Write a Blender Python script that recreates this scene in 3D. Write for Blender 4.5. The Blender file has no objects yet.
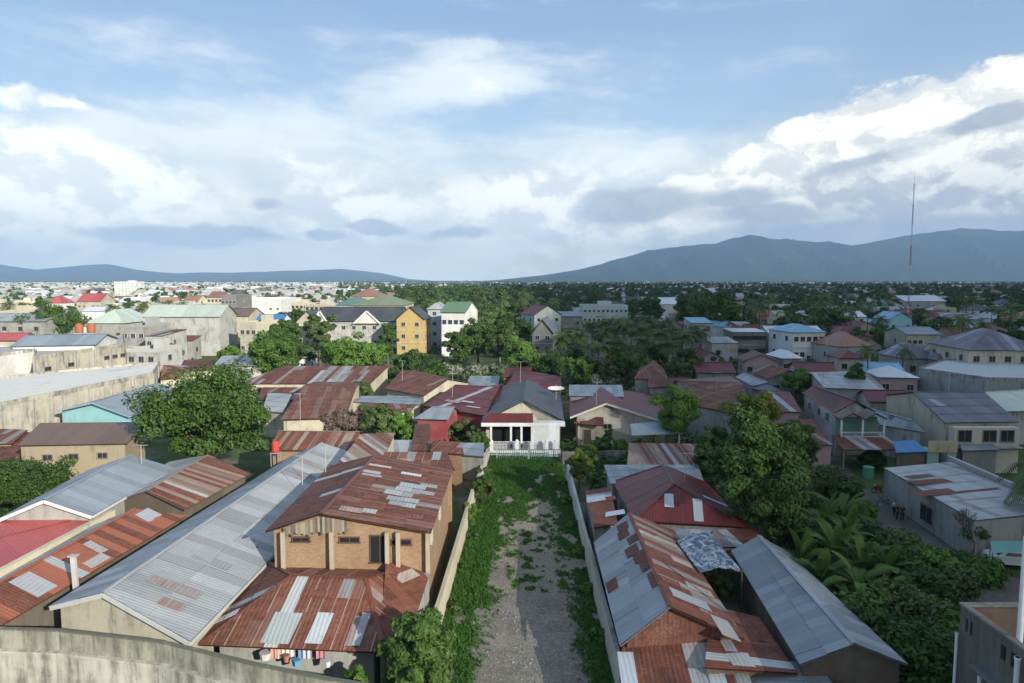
import bpy, math, random
import numpy as np
from mathutils import Vector, Matrix
random.seed(7)
SC = bpy.context.scene
COL = SC.collection
R = math.radians
H = 24.0; FP = 700.0
PITCH = math.atan(61.5/FP)
FW = Vector((0, math.cos(PITCH), -math.sin(PITCH))); UP = Vector((0, math.sin(PITCH), math.cos(PITCH))); RT = Vector((1, 0, 0))
CAM = Vector((0, 0, H))
def G(px, py, z=0.0):
    d = FW*FP + RT*(px-512) - UP*(py-341.5)
    return CAM + d*((z-H)/d.z)
def D(px, py, Y):
    d = FW*FP + RT*(px-512) - UP*(py-341.5)
    return CAM + d*(Y/d.y)
def proj(p):
    q = p-CAM; f = q.dot(FW)
    if f < 1: return (-9999, -9999, f)
    return (512+FP*q.dot(RT)/f, 341.5-FP*q.dot(UP)/f, f)

# ------------------------------------------------------------------ node helper
class E:
    def __init__(s, nt, k): s.nt, s.k = nt, k
    def m(s, op, *a, clamp=False):
        n = s.nt.nodes.new('ShaderNodeMath'); n.operation = op; n.use_clamp = clamp
        for i, x in enumerate((s,)+a):
            if isinstance(x, E): s.nt.links.new(x.k, n.inputs[i])
            else: n.inputs[i].default_value = x
        return E(s.nt, n.outputs[0])
    def __add__(s, o): return s.m('ADD', o)
    def __radd__(s, o): return s.m('ADD', o)
    def __sub__(s, o): return s.m('SUBTRACT', o)
    def __rsub__(s, o): return s.m('MULTIPLY', -1.0).m('ADD', o)
    def __mul__(s, o): return s.m('MULTIPLY', o)
    def __rmul__(s, o): return s.m('MULTIPLY', o)
    def __truediv__(s, o): return s.m('DIVIDE', o)
    def cl(s): return s.m('ADD', 0.0, clamp=True)
    def ss(s, a, b):
        n = s.nt.nodes.new('ShaderNodeMapRange'); n.interpolation_type = 'SMOOTHSTEP'
        s.nt.links.new(s.k, n.inputs[0]); n.inputs[1].default_value = a; n.inputs[2].default_value = b
        return E(s.nt, n.outputs[0])
def lk(nt, x, sock):
    if isinstance(x, E): nt.links.new(x.k, sock)
    else:
        try: sock.default_value = x
        except Exception: sock.default_value = (*x, 1.0)
def mixc(nt, f, a, b, mode='MIX'):
    n = nt.nodes.new('ShaderNodeMix'); n.data_type = 'RGBA'; n.blend_type = mode
    lk(nt, f, n.inputs[0]); lk(nt, a, n.inputs[6]); lk(nt, b, n.inputs[7])
    return E(nt, n.outputs[2])
def noise(nt, vec, scale, detail=4, rough=0.55, dist=0.0, out=0):
    n = nt.nodes.new('ShaderNodeTexNoise'); n.inputs['Scale'].default_value = scale
    n.inputs['Detail'].default_value = detail; n.inputs['Roughness'].default_value = rough; n.inputs['Distortion'].default_value = dist
    if vec is not None: nt.links.new(vec.k, n.inputs['Vector'])
    return E(nt, n.outputs[out])
def comb(nt, x, y, z=0.0):
    n = nt.nodes.new('ShaderNodeCombineXYZ')
    for i, q in enumerate((x, y, z)): lk(nt, q, n.inputs[i])
    return E(nt, n.outputs[0])
def sep(nt, v):
    n = nt.nodes.new('ShaderNodeSeparateXYZ'); nt.links.new(v.k, n.inputs[0])
    return [E(nt, n.outputs[i]) for i in range(3)]
def vmul(nt, v, s):
    n = nt.nodes.new('ShaderNodeVectorMath'); n.operation = 'MULTIPLY'; nt.links.new(v.k, n.inputs[0]); n.inputs[1].default_value = s
    return E(nt, n.outputs[0])
def newmat(name):
    m = bpy.data.materials.new(name); m.use_nodes = True; nt = m.node_tree
    b = nt.nodes['Principled BSDF']
    return m, nt, b
def uvn(nt):
    n = nt.nodes.new('ShaderNodeTexCoord'); return E(nt, n.outputs['UV'])
def posn(nt):
    n = nt.nodes.new('ShaderNodeNewGeometry'); return E(nt, n.outputs['Position'])
def attr(nt, nm='Col'):
    n = nt.nodes.new('ShaderNodeAttribute'); n.attribute_name = nm
    return E(nt, n.outputs['Color']), E(nt, n.outputs['Alpha']), E(nt, n.outputs['Fac'])
def objrand(nt):
    n = nt.nodes.new('ShaderNodeObjectInfo'); return E(nt, n.outputs['Random'])
def bump(nt, b, h, dist, strength=1.0):
    n = nt.nodes.new('ShaderNodeBump'); n.inputs['Distance'].default_value = dist; n.inputs['Strength'].default_value = strength
    nt.links.new(h.k, n.inputs['Height']); nt.links.new(n.outputs[0], b.inputs['Normal'])
def setb(nt, b, **kw):
    for k, v in kw.items():
        nm = {'col': 'Base Color', 'rough': 'Roughness', 'metal': 'Metallic', 'spec': 'Specular IOR Level', 'alpha': 'Alpha'}[k]
        lk(nt, v, b.inputs[nm])
M = {}
def m_sheet():
    m, nt, b = newmat('sheet_metal'); c, a, _ = attr(nt); uv = uvn(nt); p = posn(nt)
    u, v, _z = sep(nt, uv)
    st = noise(nt, vmul(nt, uv, (2.6, .28, 1)), 1.0, 5, .62)
    n2 = noise(nt, p, .45, 5, .6); n3 = noise(nt, p, 2.2, 4, .65); n4 = noise(nt, p, 7.0, 3, .6)
    s = st*.5 + n2*.3 + n3*.35 + (a-.5)*.95
    mask = s.ss(.50, .70)
    rc = mixc(nt, n3.ss(.35, .68), (.070, .024, .014, 1), (.19, .064, .032, 1))
    rc = mixc(nt, (n4*n2).ss(.27, .42), rc, (.27, .13, .09, 1))
    fs = noise(nt, vmul(nt, uv, (7.5, .16, 1)), 1.0, 4, .6); rc = mixc(nt, fs.ss(.55, .72)*.65, rc, (.30, .17, .12, 1)); rc = mixc(nt, .45, rc, c)
    tone = n2*.30 + n3*.22 + st*.2 + .66
    cc = mixc(nt, 1.0, c, comb(nt, tone, tone, tone), 'MULTIPLY')
    cc = mixc(nt, (st*.6+n4*.5).ss(.60, .80)*.35, cc, (.10, .075, .06, 1))
    setb(nt, b, col=mixc(nt, mask, cc, rc), rough=mask*.35+.48, metal=(1-mask)*.18)
    w = (u*24.0).m('SINE')
    bump(nt, b, w*.5+n3*.6+n4*.5, .02, .9)
    M['sheet'] = m
def m_plaster():
    m, nt, b = newmat('stained_plaster'); c, a, _ = attr(nt); uv = uvn(nt); p = posn(nt)
    st = noise(nt, vmul(nt, uv, (1.7, .22, 1)), 1.0, 6, .65)
    n2 = noise(nt, p, .35, 6, .62); n3 = noise(nt, p, 2.5, 5, .7)
    n4 = noise(nt, p, .12, 4, .6); mask = (st*.7+n2*.45+n3*.3+(a-.5)*.7).ss(.60, .90); cc0 = mixc(nt, (n4*.6+n2*.5).ss(.48, .66)*.35, c, (.30, .27, .22, 1)); c = cc0
    cc = mixc(nt, 1.0, c, comb(nt, n3*.4+.8, n3*.4+.8, n3*.4+.8), 'MULTIPLY')
    dk = mixc(nt, n3, (.055, .06, .045, 1), (.13, .125, .10, 1))
    setb(nt, b, col=mixc(nt, mask*.85, cc, dk), rough=.85, spec=.25)
    bump(nt, b, n3, .02, .5)
    M['plaster'] = m
def m_brick():
    m, nt, b = newmat('clay_brick'); c, a, _ = attr(nt); uv = uvn(nt); p = posn(nt)
    n = nt.nodes.new('ShaderNodeTexBrick'); nt.links.new(uv.k, n.inputs['Vector'])
    n.inputs['Scale'].default_value = 1.0; n.inputs['Brick Width'].default_value = .24; n.inputs['Row Height'].default_value = .085
    n.inputs['Mortar Size'].default_value = .009; n.inputs['Color1'].default_value = (.37, .235, .135, 1); n.inputs['Color2'].default_value = (.28, .165, .09, 1)
    n.inputs['Mortar'].default_value = (.30, .25, .19, 1)
    n2 = noise(nt, p, .5, 6, .6); n3 = noise(nt, p, 3, 4, .6)
    cc = mixc(nt, 1.0, E(nt, n.outputs['Color']), comb(nt, n2*.5+.72, n2*.5+.72, n2*.5+.72), 'MULTIPLY')
    cc = mixc(nt, (n2*.6+n3*.4).ss(.52, .72)*.55, cc, (.36, .29, .21, 1))
    cc = mixc(nt, 1.0, cc, c, 'MULTIPLY')
    setb(nt, b, col=cc, rough=.9, spec=.2); bump(nt, b, E(nt, n.outputs['Fac'])*-1.0+n3*.5, .01, .8)
    M['brick'] = m
def m_leaf(name, dark, light, rnd=.35, tr=.25):
    m, nt, b = newmat(name); _, _, f = attr(nt, 'tone'); r = objrand(nt)
    p = posn(nt); n = noise(nt, p, .6, 3)
    t = (f*.55 + n*.45 + (r-.5)*rnd).cl()
    c = mixc(nt, t, (*dark, 1), (*light, 1))
    setb(nt, b, col=c, rough=.55, spec=.25)
    tl = nt.nodes.new('ShaderNodeBsdfTranslucent'); nt.links.new(c.k, tl.inputs[0])
    mx = nt.nodes.new('ShaderNodeMixShader'); mx.inputs[0].default_value = tr
    nt.links.new(b.outputs[0], mx.inputs[1]); nt.links.new(tl.outputs[0], mx.inputs[2])
    nt.links.new(mx.outputs[0], nt.nodes['Material Output'].inputs[0])
    M[name] = m
def m_simple(name, col, rough=.7, nscale=3, var=.3, metal=0, bmp=.01):
    m, nt, b = newmat(name); p = posn(nt); n = noise(nt, p, nscale, 5, .6)
    k = n*(2*var)+(1-var)
    setb(nt, b, col=mixc(nt, 1.0, (*col, 1), comb(nt, k, k, k), 'MULTIPLY'), rough=rough, metal=metal)
    bump(nt, b, n, bmp, .6); M[name] = m
def m_paint():
    m, nt, b = newmat('paint'); c, a, _ = attr(nt); p = posn(nt); n = noise(nt, p, 4, 4, .6); k = n*.4+.8
    setb(nt, b, col=mixc(nt, 1.0, c, comb(nt, k, k, k), 'MULTIPLY'), rough=.5); M['paint'] = m
def m_glass():
    m, nt, b = newmat('window_glass'); p = posn(nt); n = noise(nt, p, .8, 2)
    setb(nt, b, col=mixc(nt, n, (.012, .014, .016, 1), (.05, .055, .06, 1)), rough=.12); M['glass'] = m
def m_ground():
    m, nt, b = newmat('earth'); p = posn(nt)
    n1 = noise(nt, p, .02, 6, .6); n2 = noise(nt, p, .25, 6, .65); n3 = noise(nt, p, 3, 4, .6)
    g = mixc(nt, n2, (.05, .08, .028, 1), (.095, .125, .04, 1)); d = mixc(nt, n3, (.13, .11, .085, 1), (.2, .175, .14, 1))
    setb(nt, b, col=mixc(nt, (n1*.5+n2*.5).ss(.49, .58), g, d), rough=.95, spec=.15); bump(nt, b, n3, .05, .6); M['ground'] = m
def m_gravel():
    m, nt, b = newmat('gravel_dirt'); p = posn(nt)
    n1 = noise(nt, p, .35, 6, .65); n2 = noise(nt, p, 2.5, 6, .7); n3 = noise(nt, p, 11, 5, .75)
    vo = nt.nodes.new('ShaderNodeTexVoronoi'); vo.inputs['Scale'].default_value = 7; nt.links.new(p.k, vo.inputs['Vector'])
    w = sep(nt, E(nt, vo.outputs['Color']))[0]
    c = mixc(nt, (n1*.4+n2*.4+n3*.3).ss(.40, .70), (.15, .135, .11, 1), (.30, .27, .22, 1))
    c = mixc(nt, (n3*.7+w*.35).ss(.62, .74)*.7, c, (.42, .40, .37, 1))
    x, y, z = sep(nt, p)
    c = mixc(nt, (y*.04+n1*1.2-.2).ss(2.35, 3.2)*.75, c, (.34, .285, .20, 1))
    setb(nt, b, col=c, rough=.95, spec=.15); bump(nt, b, n3+n2, .05, .9); M['gravel'] = m
def m_road():
    m, nt, b = newmat('packed_dirt'); p = posn(nt)
    n1 = noise(nt, p, .3, 6, .6); n2 = noise(nt, p, 2, 5, .7); n3 = noise(nt, p, 9, 4, .7)
    c = mixc(nt, (n1*.5+n2*.5).ss(.35, .7), (.10, .095, .085, 1), (.19, .175, .15, 1)); c = mixc(nt, n3.ss(.6, .75)*.4, c, (.33, .31, .28, 1))
    setb(nt, b, col=c, rough=.95, spec=.15); bump(nt, b, n3, .03, .6); M['road'] = m
def m_conc():
    m, nt, b = newmat('weathered_concrete'); c, a, _ = attr(nt); p = posn(nt)
    n1 = noise(nt, vmul(nt, p, (.25, .08, .25)), 1, 6, .65, .6); n2 = noise(nt, p, .8, 6, .65); n3 = noise(nt, p, 5, 4, .6)
    cc = mixc(nt, 1.0, c, comb(nt, n3*.3+n2*.4+.65, n3*.3+n2*.4+.65, n3*.3+n2*.4+.65), 'MULTIPLY')
    setb(nt, b, col=mixc(nt, (n1*.7+n2*.3+(a-.5)*.4).ss(.50, .64)*.7, cc, (.075, .072, .062, 1)), rough=.9, spec=.2); bump(nt, b, n3, .02, .5); M['conc'] = m
def m_tarp():
    m, nt, b = newmat('blue_tarpaulin'); p = posn(nt); n = noise(nt, p, 1.6, 6, .7, 1.5); n2 = noise(nt, p, .7, 3)
    setb(nt, b, col=mixc(nt, n.ss(.44, .6), (.05, .10, .16, 1), (.42, .46, .5, 1)), rough=.4); bump(nt, b, n+n2, .12, .8); M['tarp'] = m
def m_hills():
    m, nt, b = newmat('forested_hills'); p = posn(nt); n = noise(nt, p, .0012, 8, .6); n2 = noise(nt, p, .006, 6, .6)
    setb(nt, b, col=mixc(nt, (n*.6+n2*.4).ss(.4, .65), (.010, .022, .022, 1), (.03, .045, .03, 1)), rough=1, spec=0); M['hills'] = m
m_sheet(); m_plaster(); m_brick(); m_paint(); m_glass(); m_ground(); m_gravel(); m_road(); m_conc(); m_tarp(); m_hills()
m_leaf('leaf', (.026, .058, .012), (.10, .18, .036))
m_leaf('leaf_bright', (.045, .10, .016), (.16, .29, .05))
m_leaf('leaf_yellow', (.06, .10, .012), (.20, .24, .03))
m_leaf('leaf_palm', (.045, .075, .022), (.16, .22, .07))
m_leaf('leaf_banana', (.05, .10, .018), (.17, .27, .06), .3, .35)
m_leaf('leaf_pink', (.10, .09, .06), (.42, .26, .24))
m_leaf('leaf_pale', (.05, .09, .035), (.50, .50, .38))
m_leaf('grass', (.035, .095, .016), (.10, .235, .036), .1, .35)
m_simple('shade_black', (.010, .010, .011), 1, 5, .1)  # near-black colour stands in for the shade inside openings
m_simple('bark', (.12, .09, .065), .9, 6, .5)
m_simple('dark_wood', (.09, .065, .045), .85, 5, .5)
m_simple('pale_wood', (.32, .25, .17), .8, 5, .4)
m_simple('steel', (.45, .46, .47), .45, 5, .2, .4)
m_simple('skin', (.28, .15, .09), .6, 5, .1)
m_simple('black_rubber', (.015, .015, .016), .6, 5, .2)
m_simple('hair', (.01, .009, .008), .5, 20, .2)
m_simple('stone', (.30, .29, .26), .9, 9, .5)

# ------------------------------------------------------------------ mesh builder
WHITE = (.8, .8, .8, .2)
class MB:
    def __init__(s): s.v = []; s.f = []; s.uv = []; s.c = []
    def poly(s, pts, col=(.5, .5, .5, .2), uv=None):
        i = len(s.v); s.v += [tuple(p) for p in pts]; s.f.append(tuple(range(i, i+len(pts))))
        if uv is None:
            P = [Vector(p) for p in pts]; n = (P[1]-P[0]).cross(P[2]-P[0])
            if n.length > 1e-9: n.normalize()
            if abs(n.z) > .85: uv = [(p.x, p.y) for p in P]
            else:
                t = Vector((-n.y, n.x, 0)).normalized(); uv = [(p.dot(t), p.z) for p in P]
        s.uv += uv; s.c += [col if len(col) == 4 else (*col, .2)]*len(pts)
    def hexa(s, b, t, col=(.5, .5, .5, .2)):
        n = len(b)
        s.poly(list(reversed(b)), col); s.poly(t, col)
        for i in range(n):
            j = (i+1) % n; s.poly([b[i], b[j], t[j], t[i]], col)
    def box(s, x0, y0, z0, x1, y1, z1, col=(.5, .5, .5, .2)):
        b = [Vector(q) for q in ((x0, y0, z0), (x1, y0, z0), (x1, y1, z0), (x0, y1, z0))]
        s.hexa(b, [q+Vector((0, 0, z1-z0)) for q in b], col)
    def bar(s, a, b, w, h=None, col=(.5, .5, .5, .2)):
        a, b = Vector(a), Vector(b); h = h or w; d = (b-a).normalized()
        x = d.cross(Vector((0, 0, 1)))
        if x.length < .05: x = Vector((1, 0, 0))
        x.normalize(); y = x.cross(d).normalized(); x = x*w/2; y = y*h/2
        s.hexa([a-x-y, a+x-y, a+x+y, a-x+y][::-1], [b-x-y, b+x-y, b+x+y, b-x+y][::-1], col)
    def tube(s, pts, rad, n=7, col=(.5, .5, .5, .2)):
        P = [Vector(p) for p in pts]; rings = []
        for i, p in enumerate(P):
            d = (P[min(i+1, len(P)-1)]-P[max(i-1, 0)]).normalized()
            x = d.cross(Vector((.3, .1, 1)) if abs(d.z) < .9 else Vector((1, 0, 0))).normalized(); y = d.cross(x)
            r = rad[i] if isinstance(rad, (list, tuple)) else rad
            rings.append([p+(x*math.cos(2*math.pi*k/n)+y*math.sin(2*math.pi*k/n))*r for k in range(n)])
        for a, b in zip(rings, rings[1:]):
            for k in range(n):
                j = (k+1) % n; s.poly([a[k], a[j], b[j], b[k]], col)
        s.poly(rings[0][::-1], col); s.poly(rings[-1], col)
    def build(s, name, mat, parent=None, smooth=False, org=None):
        me = bpy.data.meshes.new(name)
        v = s.v
        if org is not None: v = [(a-org[0], b-org[1], c-org[2]) for a, b, c in v]
        me.from_pydata(v, [], s.f)
        ul = me.uv_layers.new(name='UVMap'); ul.data.foreach_set('uv', np.array(s.uv, dtype=np.float32).ravel())
        ca = me.color_attributes.new('Col', 'FLOAT_COLOR', 'CORNER'); ca.data.foreach_set('color', np.array(s.c, dtype=np.float32).ravel())
        me.materials.append(M[mat])
        if smooth: me.polygons.foreach_set('use_smooth', [True]*len(me.polygons))
        o = bpy.data.objects.new(name, me); COL.objects.link(o); o.parent = parent
        return o
def tag(o, label=None, cat=None, group=None, kind=None):
    if label: o['label'] = label
    if cat: o['category'] = cat
    if group: o['group'] = group
    if kind: o['kind'] = kind
    return o
def empty(name, loc=(0, 0, 0), rz=0, label=None, cat=None, group=None):
    o = bpy.data.objects.new(name, None); COL.objects.link(o); o.location = loc; o.rotation_euler = (0, 0, rz); o.empty_display_size = .2
    return tag(o, label, cat, group)
KIDS = {}
def kids(o):
    if o.name not in KIDS: KIDS[o.name] = list(o.children)
    return KIDS[o.name]
def copy_tree(o, parent=None):
    c = o.copy(); COL.objects.link(c)
    if parent: c.parent = parent
    for ch in kids(o): copy_tree(ch, c)
    return c
OCC = []
def occ(x, y, r): OCC.append((x, y, r))
VIS = []   # (pxl, pxr, py_bottom_visible, depth)
def vis(a, b, c, d): VIS.append((a, b, c, d))

# ------------------------------------------------------------------ roofs
def clip(poly, ax, val, keep_greater):
    out = []
    for i in range(len(poly)):
        a, b = poly[i], poly[(i+1) % len(poly)]
        da, db = a[ax]-val, b[ax]-val
        if not keep_greater: da, db = -da, -db
        if da >= 0: out.append(a)
        if (da >= 0) != (db >= 0):
            t = da/(da-db); out.append((a[0]+(b[0]-a[0])*t, a[1]+(b[1]-a[1])*t))
    return out
ZL = (.40, .41, .405); ZM = (.31, .32, .32); ZO = (.24, .25, .26); RU = (.175, .058, .034); DR = (.095, .032, .022); OR = (.36, .12, .06); MA = (.13, .026, .020)
ST = {
 'rust':  dict(pal=[(5, RU, .92), (4, DR, .85), (.9, (.24, .12, .09), .66), (.25, ZM, .62), (.12, ZL, .5)], sw=.8, sl=2.0, run=.5, seam=.5),
 'rustzinc': dict(pal=[(5, RU, .85), (2, DR, .8), (1.8, ZM, .60), (1.0, ZL, .50)], sw=.8, sl=3.2, run=.75),
 'beigerust': dict(pal=[(3, (.33, .25, .19), .54), (4, RU, .82), (.7, ZL, .5), (2, (.26, .15, .11), .62)], sw=.55, sl=7, run=.9, seam=.4),
 'darkrust': dict(pal=[(5, DR, .62), (2, RU, .8), (.25, ZL, .25)], sw=.9, sl=3.0, run=.75),
 'orange': dict(pal=[(4, OR, .45), (3, RU, .7), (.6, ZL, .4)], sw=.85, sl=3, run=.5),
 'brownrust': dict(pal=[(4, (.17, .075, .04), .75), (2, RU, .85), (1.5, (.26, .15, .10), .6), (1, DR, .8)], sw=.8, sl=2.4, run=.55, seam=.4),
 'zinc':  dict(pal=[(6, (.39, .40, .39), .24), (3, (.34, .35, .345), .32), (1, (.29, .295, .295), .42), (.5, ZM, .54)], sw=.9, sl=2.4, run=.6),
 'zincblue': dict(pal=[(5, (.27, .30, .32), .26), (3, (.22, .25, .27), .34), (1, (.33, .35, .36), .3)], sw=.9, sl=2.1, run=.45),
 'greyclean': dict(pal=[(6, (.30, .34, .36), .02), (2, (.26, .30, .32), .05)], sw=1.0, sl=6, run=.8),
 'maroon': dict(pal=[(6, MA, .28), (3, (.15, .026, .024), .36), (.12, ZL, .3)], sw=.9, sl=3, run=.7),
 'red':   dict(pal=[(5, (.46, .10, .09), .03), (2, (.42, .09, .08), .06)], sw=1.0, sl=5, run=.8),
 'darkgrey': dict(pal=[(5, (.065, .068, .07), .12), (2, (.085, .085, .085), .2)], sw=.9, sl=1.2, run=.3),
 'purplegrey': dict(pal=[(5, (.13, .12, .14), .05), (2, (.16, .15, .17), .1), (.6, (.3, .3, .33), .1)], sw=1.0, sl=2.6, run=.6),
 'brown': dict(pal=[(5, (.17, .11, .075), .25), (1, (.13, .08, .06), .3)], sw=1.0, sl=5, run=.8),
 'palegreen': dict(pal=[(5, (.50, .56, .46), .03)], sw=1.2, sl=8, run=.8),
 'green': dict(pal=[(5, (.14, .22, .12), .1)], sw=1.2, sl=4, run=.8),
 'olive': dict(pal=[(5, (.22, .24, .13), .1)], sw=1.2, sl=4, run=.8),
 'teal':  dict(pal=[(5, (.10, .19, .16), .1)], sw=1.2, sl=4, run=.8),
 'blue':  dict(pal=[(5, (.06, .20, .40), .05)], sw=1.0, sl=4, run=.8),
 'paleblue': dict(pal=[(5, (.22, .40, .52), .05)], sw=1.0, sl=4, run=.8),
 'white': dict(pal=[(5, (.66, .68, .69), .05)], sw=1.0, sl=4, run=.8),
 'orangetile': dict(pal=[(5, (.30, .15, .095), .2)], sw=1.0, sl=3, run=.8),
}
def pick(pal, rng):
    t = rng.random()*sum(p[0] for p in pal)
    for w, c, r in pal:
        t -= w
        if t <= 0: break
    k = rng.uniform(.80, 1.22) if r > .45 else rng.uniform(.9, 1.1)
    return (c[0]*k, c[1]*k, c[2]*k, max(0, r+rng.uniform(-.07, .07)))
def roof(mb, P, sty, rng, coarse=1.0, special=None):
    S = ST[sty]; P = [Vector(p) for p in P]
    e = (P[1]-P[0]).normalized(); top = sum(P[2:], Vector())/(len(P)-2)
    n = e.cross(top-P[0]).normalized()
    if n.z < 0: n = -n
    s = (top-P[0]); s = (s-e*s.dot(e)).normalized()
    o = P[0]; Q = [((p-o).dot(e), (p-o).dot(s)) for p in P]; res = [(p-o).dot(n) for p in P]
    def hgt(q):
        best = 0; bd = 1e9
        for i in range(1, len(Q)-1):
            (x0, y0), (x1, y1), (x2, y2) = Q[0], Q[i], Q[i+1]
            dt = (y1-y2)*(x0-x2)+(x2-x1)*(y0-y2)
            if abs(dt) < 1e-9: continue
            a = ((y1-y2)*(q[0]-x2)+(x2-x1)*(q[1]-y2))/dt; b = ((y2-y0)*(q[0]-x2)+(x0-x2)*(q[1]-y2))/dt; c = 1-a-b
            viol = max(0, -a)+max(0, -b)+max(0, -c)
            if viol < bd: bd = viol; best = a*res[0]+b*res[i]+c*res[i+1]
        return best
    def up(q, l): return o+e*q[0]+s*q[1]+n*(l+hgt(q))
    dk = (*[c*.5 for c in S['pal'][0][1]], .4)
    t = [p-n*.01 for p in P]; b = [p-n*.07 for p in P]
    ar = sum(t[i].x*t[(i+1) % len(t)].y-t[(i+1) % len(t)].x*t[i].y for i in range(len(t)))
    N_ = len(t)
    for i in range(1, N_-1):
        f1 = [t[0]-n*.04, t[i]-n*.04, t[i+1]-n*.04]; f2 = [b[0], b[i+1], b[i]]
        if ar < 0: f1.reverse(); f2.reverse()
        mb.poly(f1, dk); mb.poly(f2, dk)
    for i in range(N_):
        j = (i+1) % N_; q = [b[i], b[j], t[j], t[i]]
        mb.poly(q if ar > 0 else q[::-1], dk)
    u0 = min(q[0] for q in Q); u1 = max(q[0] for q in Q); v0 = min(q[1] for q in Q); v1 = max(q[1] for q in Q)
    sw, sl = S['sw']*coarse, S['sl']*coarse
    nu = max(1, round((u1-u0)/sw)); nv = max(1, round((v1-v0)/sl)); sw = (u1-u0)/nu; sl = (v1-v0)/nv
    for i in range(nu):
        col = None; off = rng.uniform(-.03, .03)
        for j in range(nv):
            if col is None or rng.random() > S['run']: col = pick(S['pal'], rng)
            a0, a1 = u0+i*sw, u0+(i+1)*sw+.02; b0, b1 = v0+j*sl+(off if j else 0), v0+(j+1)*sl+.08
            pp = [(a0, b0), (a1, b0), (a1, b1), (a0, b1)]
            # clip polygon Q by rectangle
            pl = list(Q)
            pl = clip(pl, 0, a0, True); pl = clip(pl, 0, a1, False) if pl else pl
            pl = clip(pl, 1, b0-(.0), True) if pl else pl; pl = clip(pl, 1, b1, False) if pl else pl
            if len(pl) < 3: continue
            lj = rng.uniform(0, .02)
            pts = [up(q, .012+lj+.03*(1-(q[1]-b0)/(b1-b0))) for q in pl]
            if ((pts[1]-pts[0]).cross(pts[2]-pts[0])).dot(n) < 0: pts.reverse(); pl = pl[::-1]
            if S.get('seam') and coarse < 1.3 and j == 0 and rng.random() < S['seam'] and i:
                cs = rng.uniform(.8, 1.2); sq = list(Q)
                for ax_, vv, kp in ((0, a0-.03, True), (0, a0+.04, False)): sq = clip(sq, ax_, vv, kp) if sq else sq
                if len(sq) >= 3:
                    sp = [up(q, .065) for q in sq]
                    if ((sp[1]-sp[0]).cross(sp[2]-sp[0])).dot(n) < 0: sp.reverse()
                    mb.poly(sp, (.34*cs, .24*cs, .18*cs, .38))
            mb.poly(pts, col, [(q[0]+o.x*.37, q[1]+o.y*.21) for q in pl])
def patches(mb, P, items, rng):
    """extra sheets lying on a roof plane: (u, v, w, h, colour) in 0..1 of the quad, metres for w,h"""
    P = [Vector(p) for p in P]
    e = (P[1]-P[0]); E_ = e.length; e.normalize(); s = P[3]-P[0]; s = s-e*s.dot(e); S_ = s.length; s.normalize(); n = e.cross(s)
    if n.z < 0: n = -n
    for u, v, w, h, c in items:
        base = P[0].lerp(P[1], u).lerp(P[3].lerp(P[2], u), v)
        a = rng.uniform(-.02, .02); x = e*math.cos(a)+s*math.sin(a); y = s*math.cos(a)-e*math.sin(a)
        q = [base+x*(-w/2)+y*(-h/2)+n*.10, base+x*(w/2)+y*(-h/2)+n*.10, base+x*(w/2)+y*(h/2)+n*.075, base+x*(-w/2)+y*(h/2)+n*.075]
        if ((q[1]-q[0]).cross(q[2]-q[0])).z < 0: q.reverse()
        mb.hexa([p-n*.015 for p in q], q, c)
def ridgecap(mb, a, b, col, w=.35):
    a, b = Vector(a), Vector(b); d = (b-a).normalized(); x = d.cross(Vector((0, 0, 1))).normalized()*w/2
    z = Vector((0, 0, .09)); 
    for sg in (1, -1):
        q = [a+z, b+z, b+x*sg-Vector((0, 0, .0))+z*.55, a+x*sg+z*.55]
        if (q[1]-q[0]).cross(q[2]-q[0]).z < 0: q.reverse()
        mb.poly(q, col)

# ------------------------------------------------------------------ walls & openings
WM = {'brick': ('brick', (1, 1, 1, 0)), 'brickpale': ('plaster', (.50, .46, .38, .42)), 'cream': ('plaster', (.50, .455, .35, .36)), 'white': ('plaster', (.70, .70, .68, .22)), 'grey': ('plaster', (.33, .33, .31, .4)),
      'palegrey': ('plaster', (.44, .44, .42, .4)), 'turq': ('plaster', (.32, .60, .62, .12)), 'pink': ('plaster', (.42, .29, .30, .3)), 'darkgrey': ('plaster', (.2, .2, .19, .35)), 'yellow': ('plaster', (.52, .37, .14, .3)),
      'wood': ('plaster', (.12, .09, .065, .45)), 'rustwall': ('sheet', (.13, .055, .04, .75)), 'green': ('plaster', (.22, .42, .36, .2)), 'paleblue': ('plaster', (.40, .47, .53, .2)), 'red': ('plaster', (.25, .04, .05, .2)), 'tan': ('plaster', (.34, .275, .18, .35)), 'mint': ('plaster', (.50, .58, .55, .25))}
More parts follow.
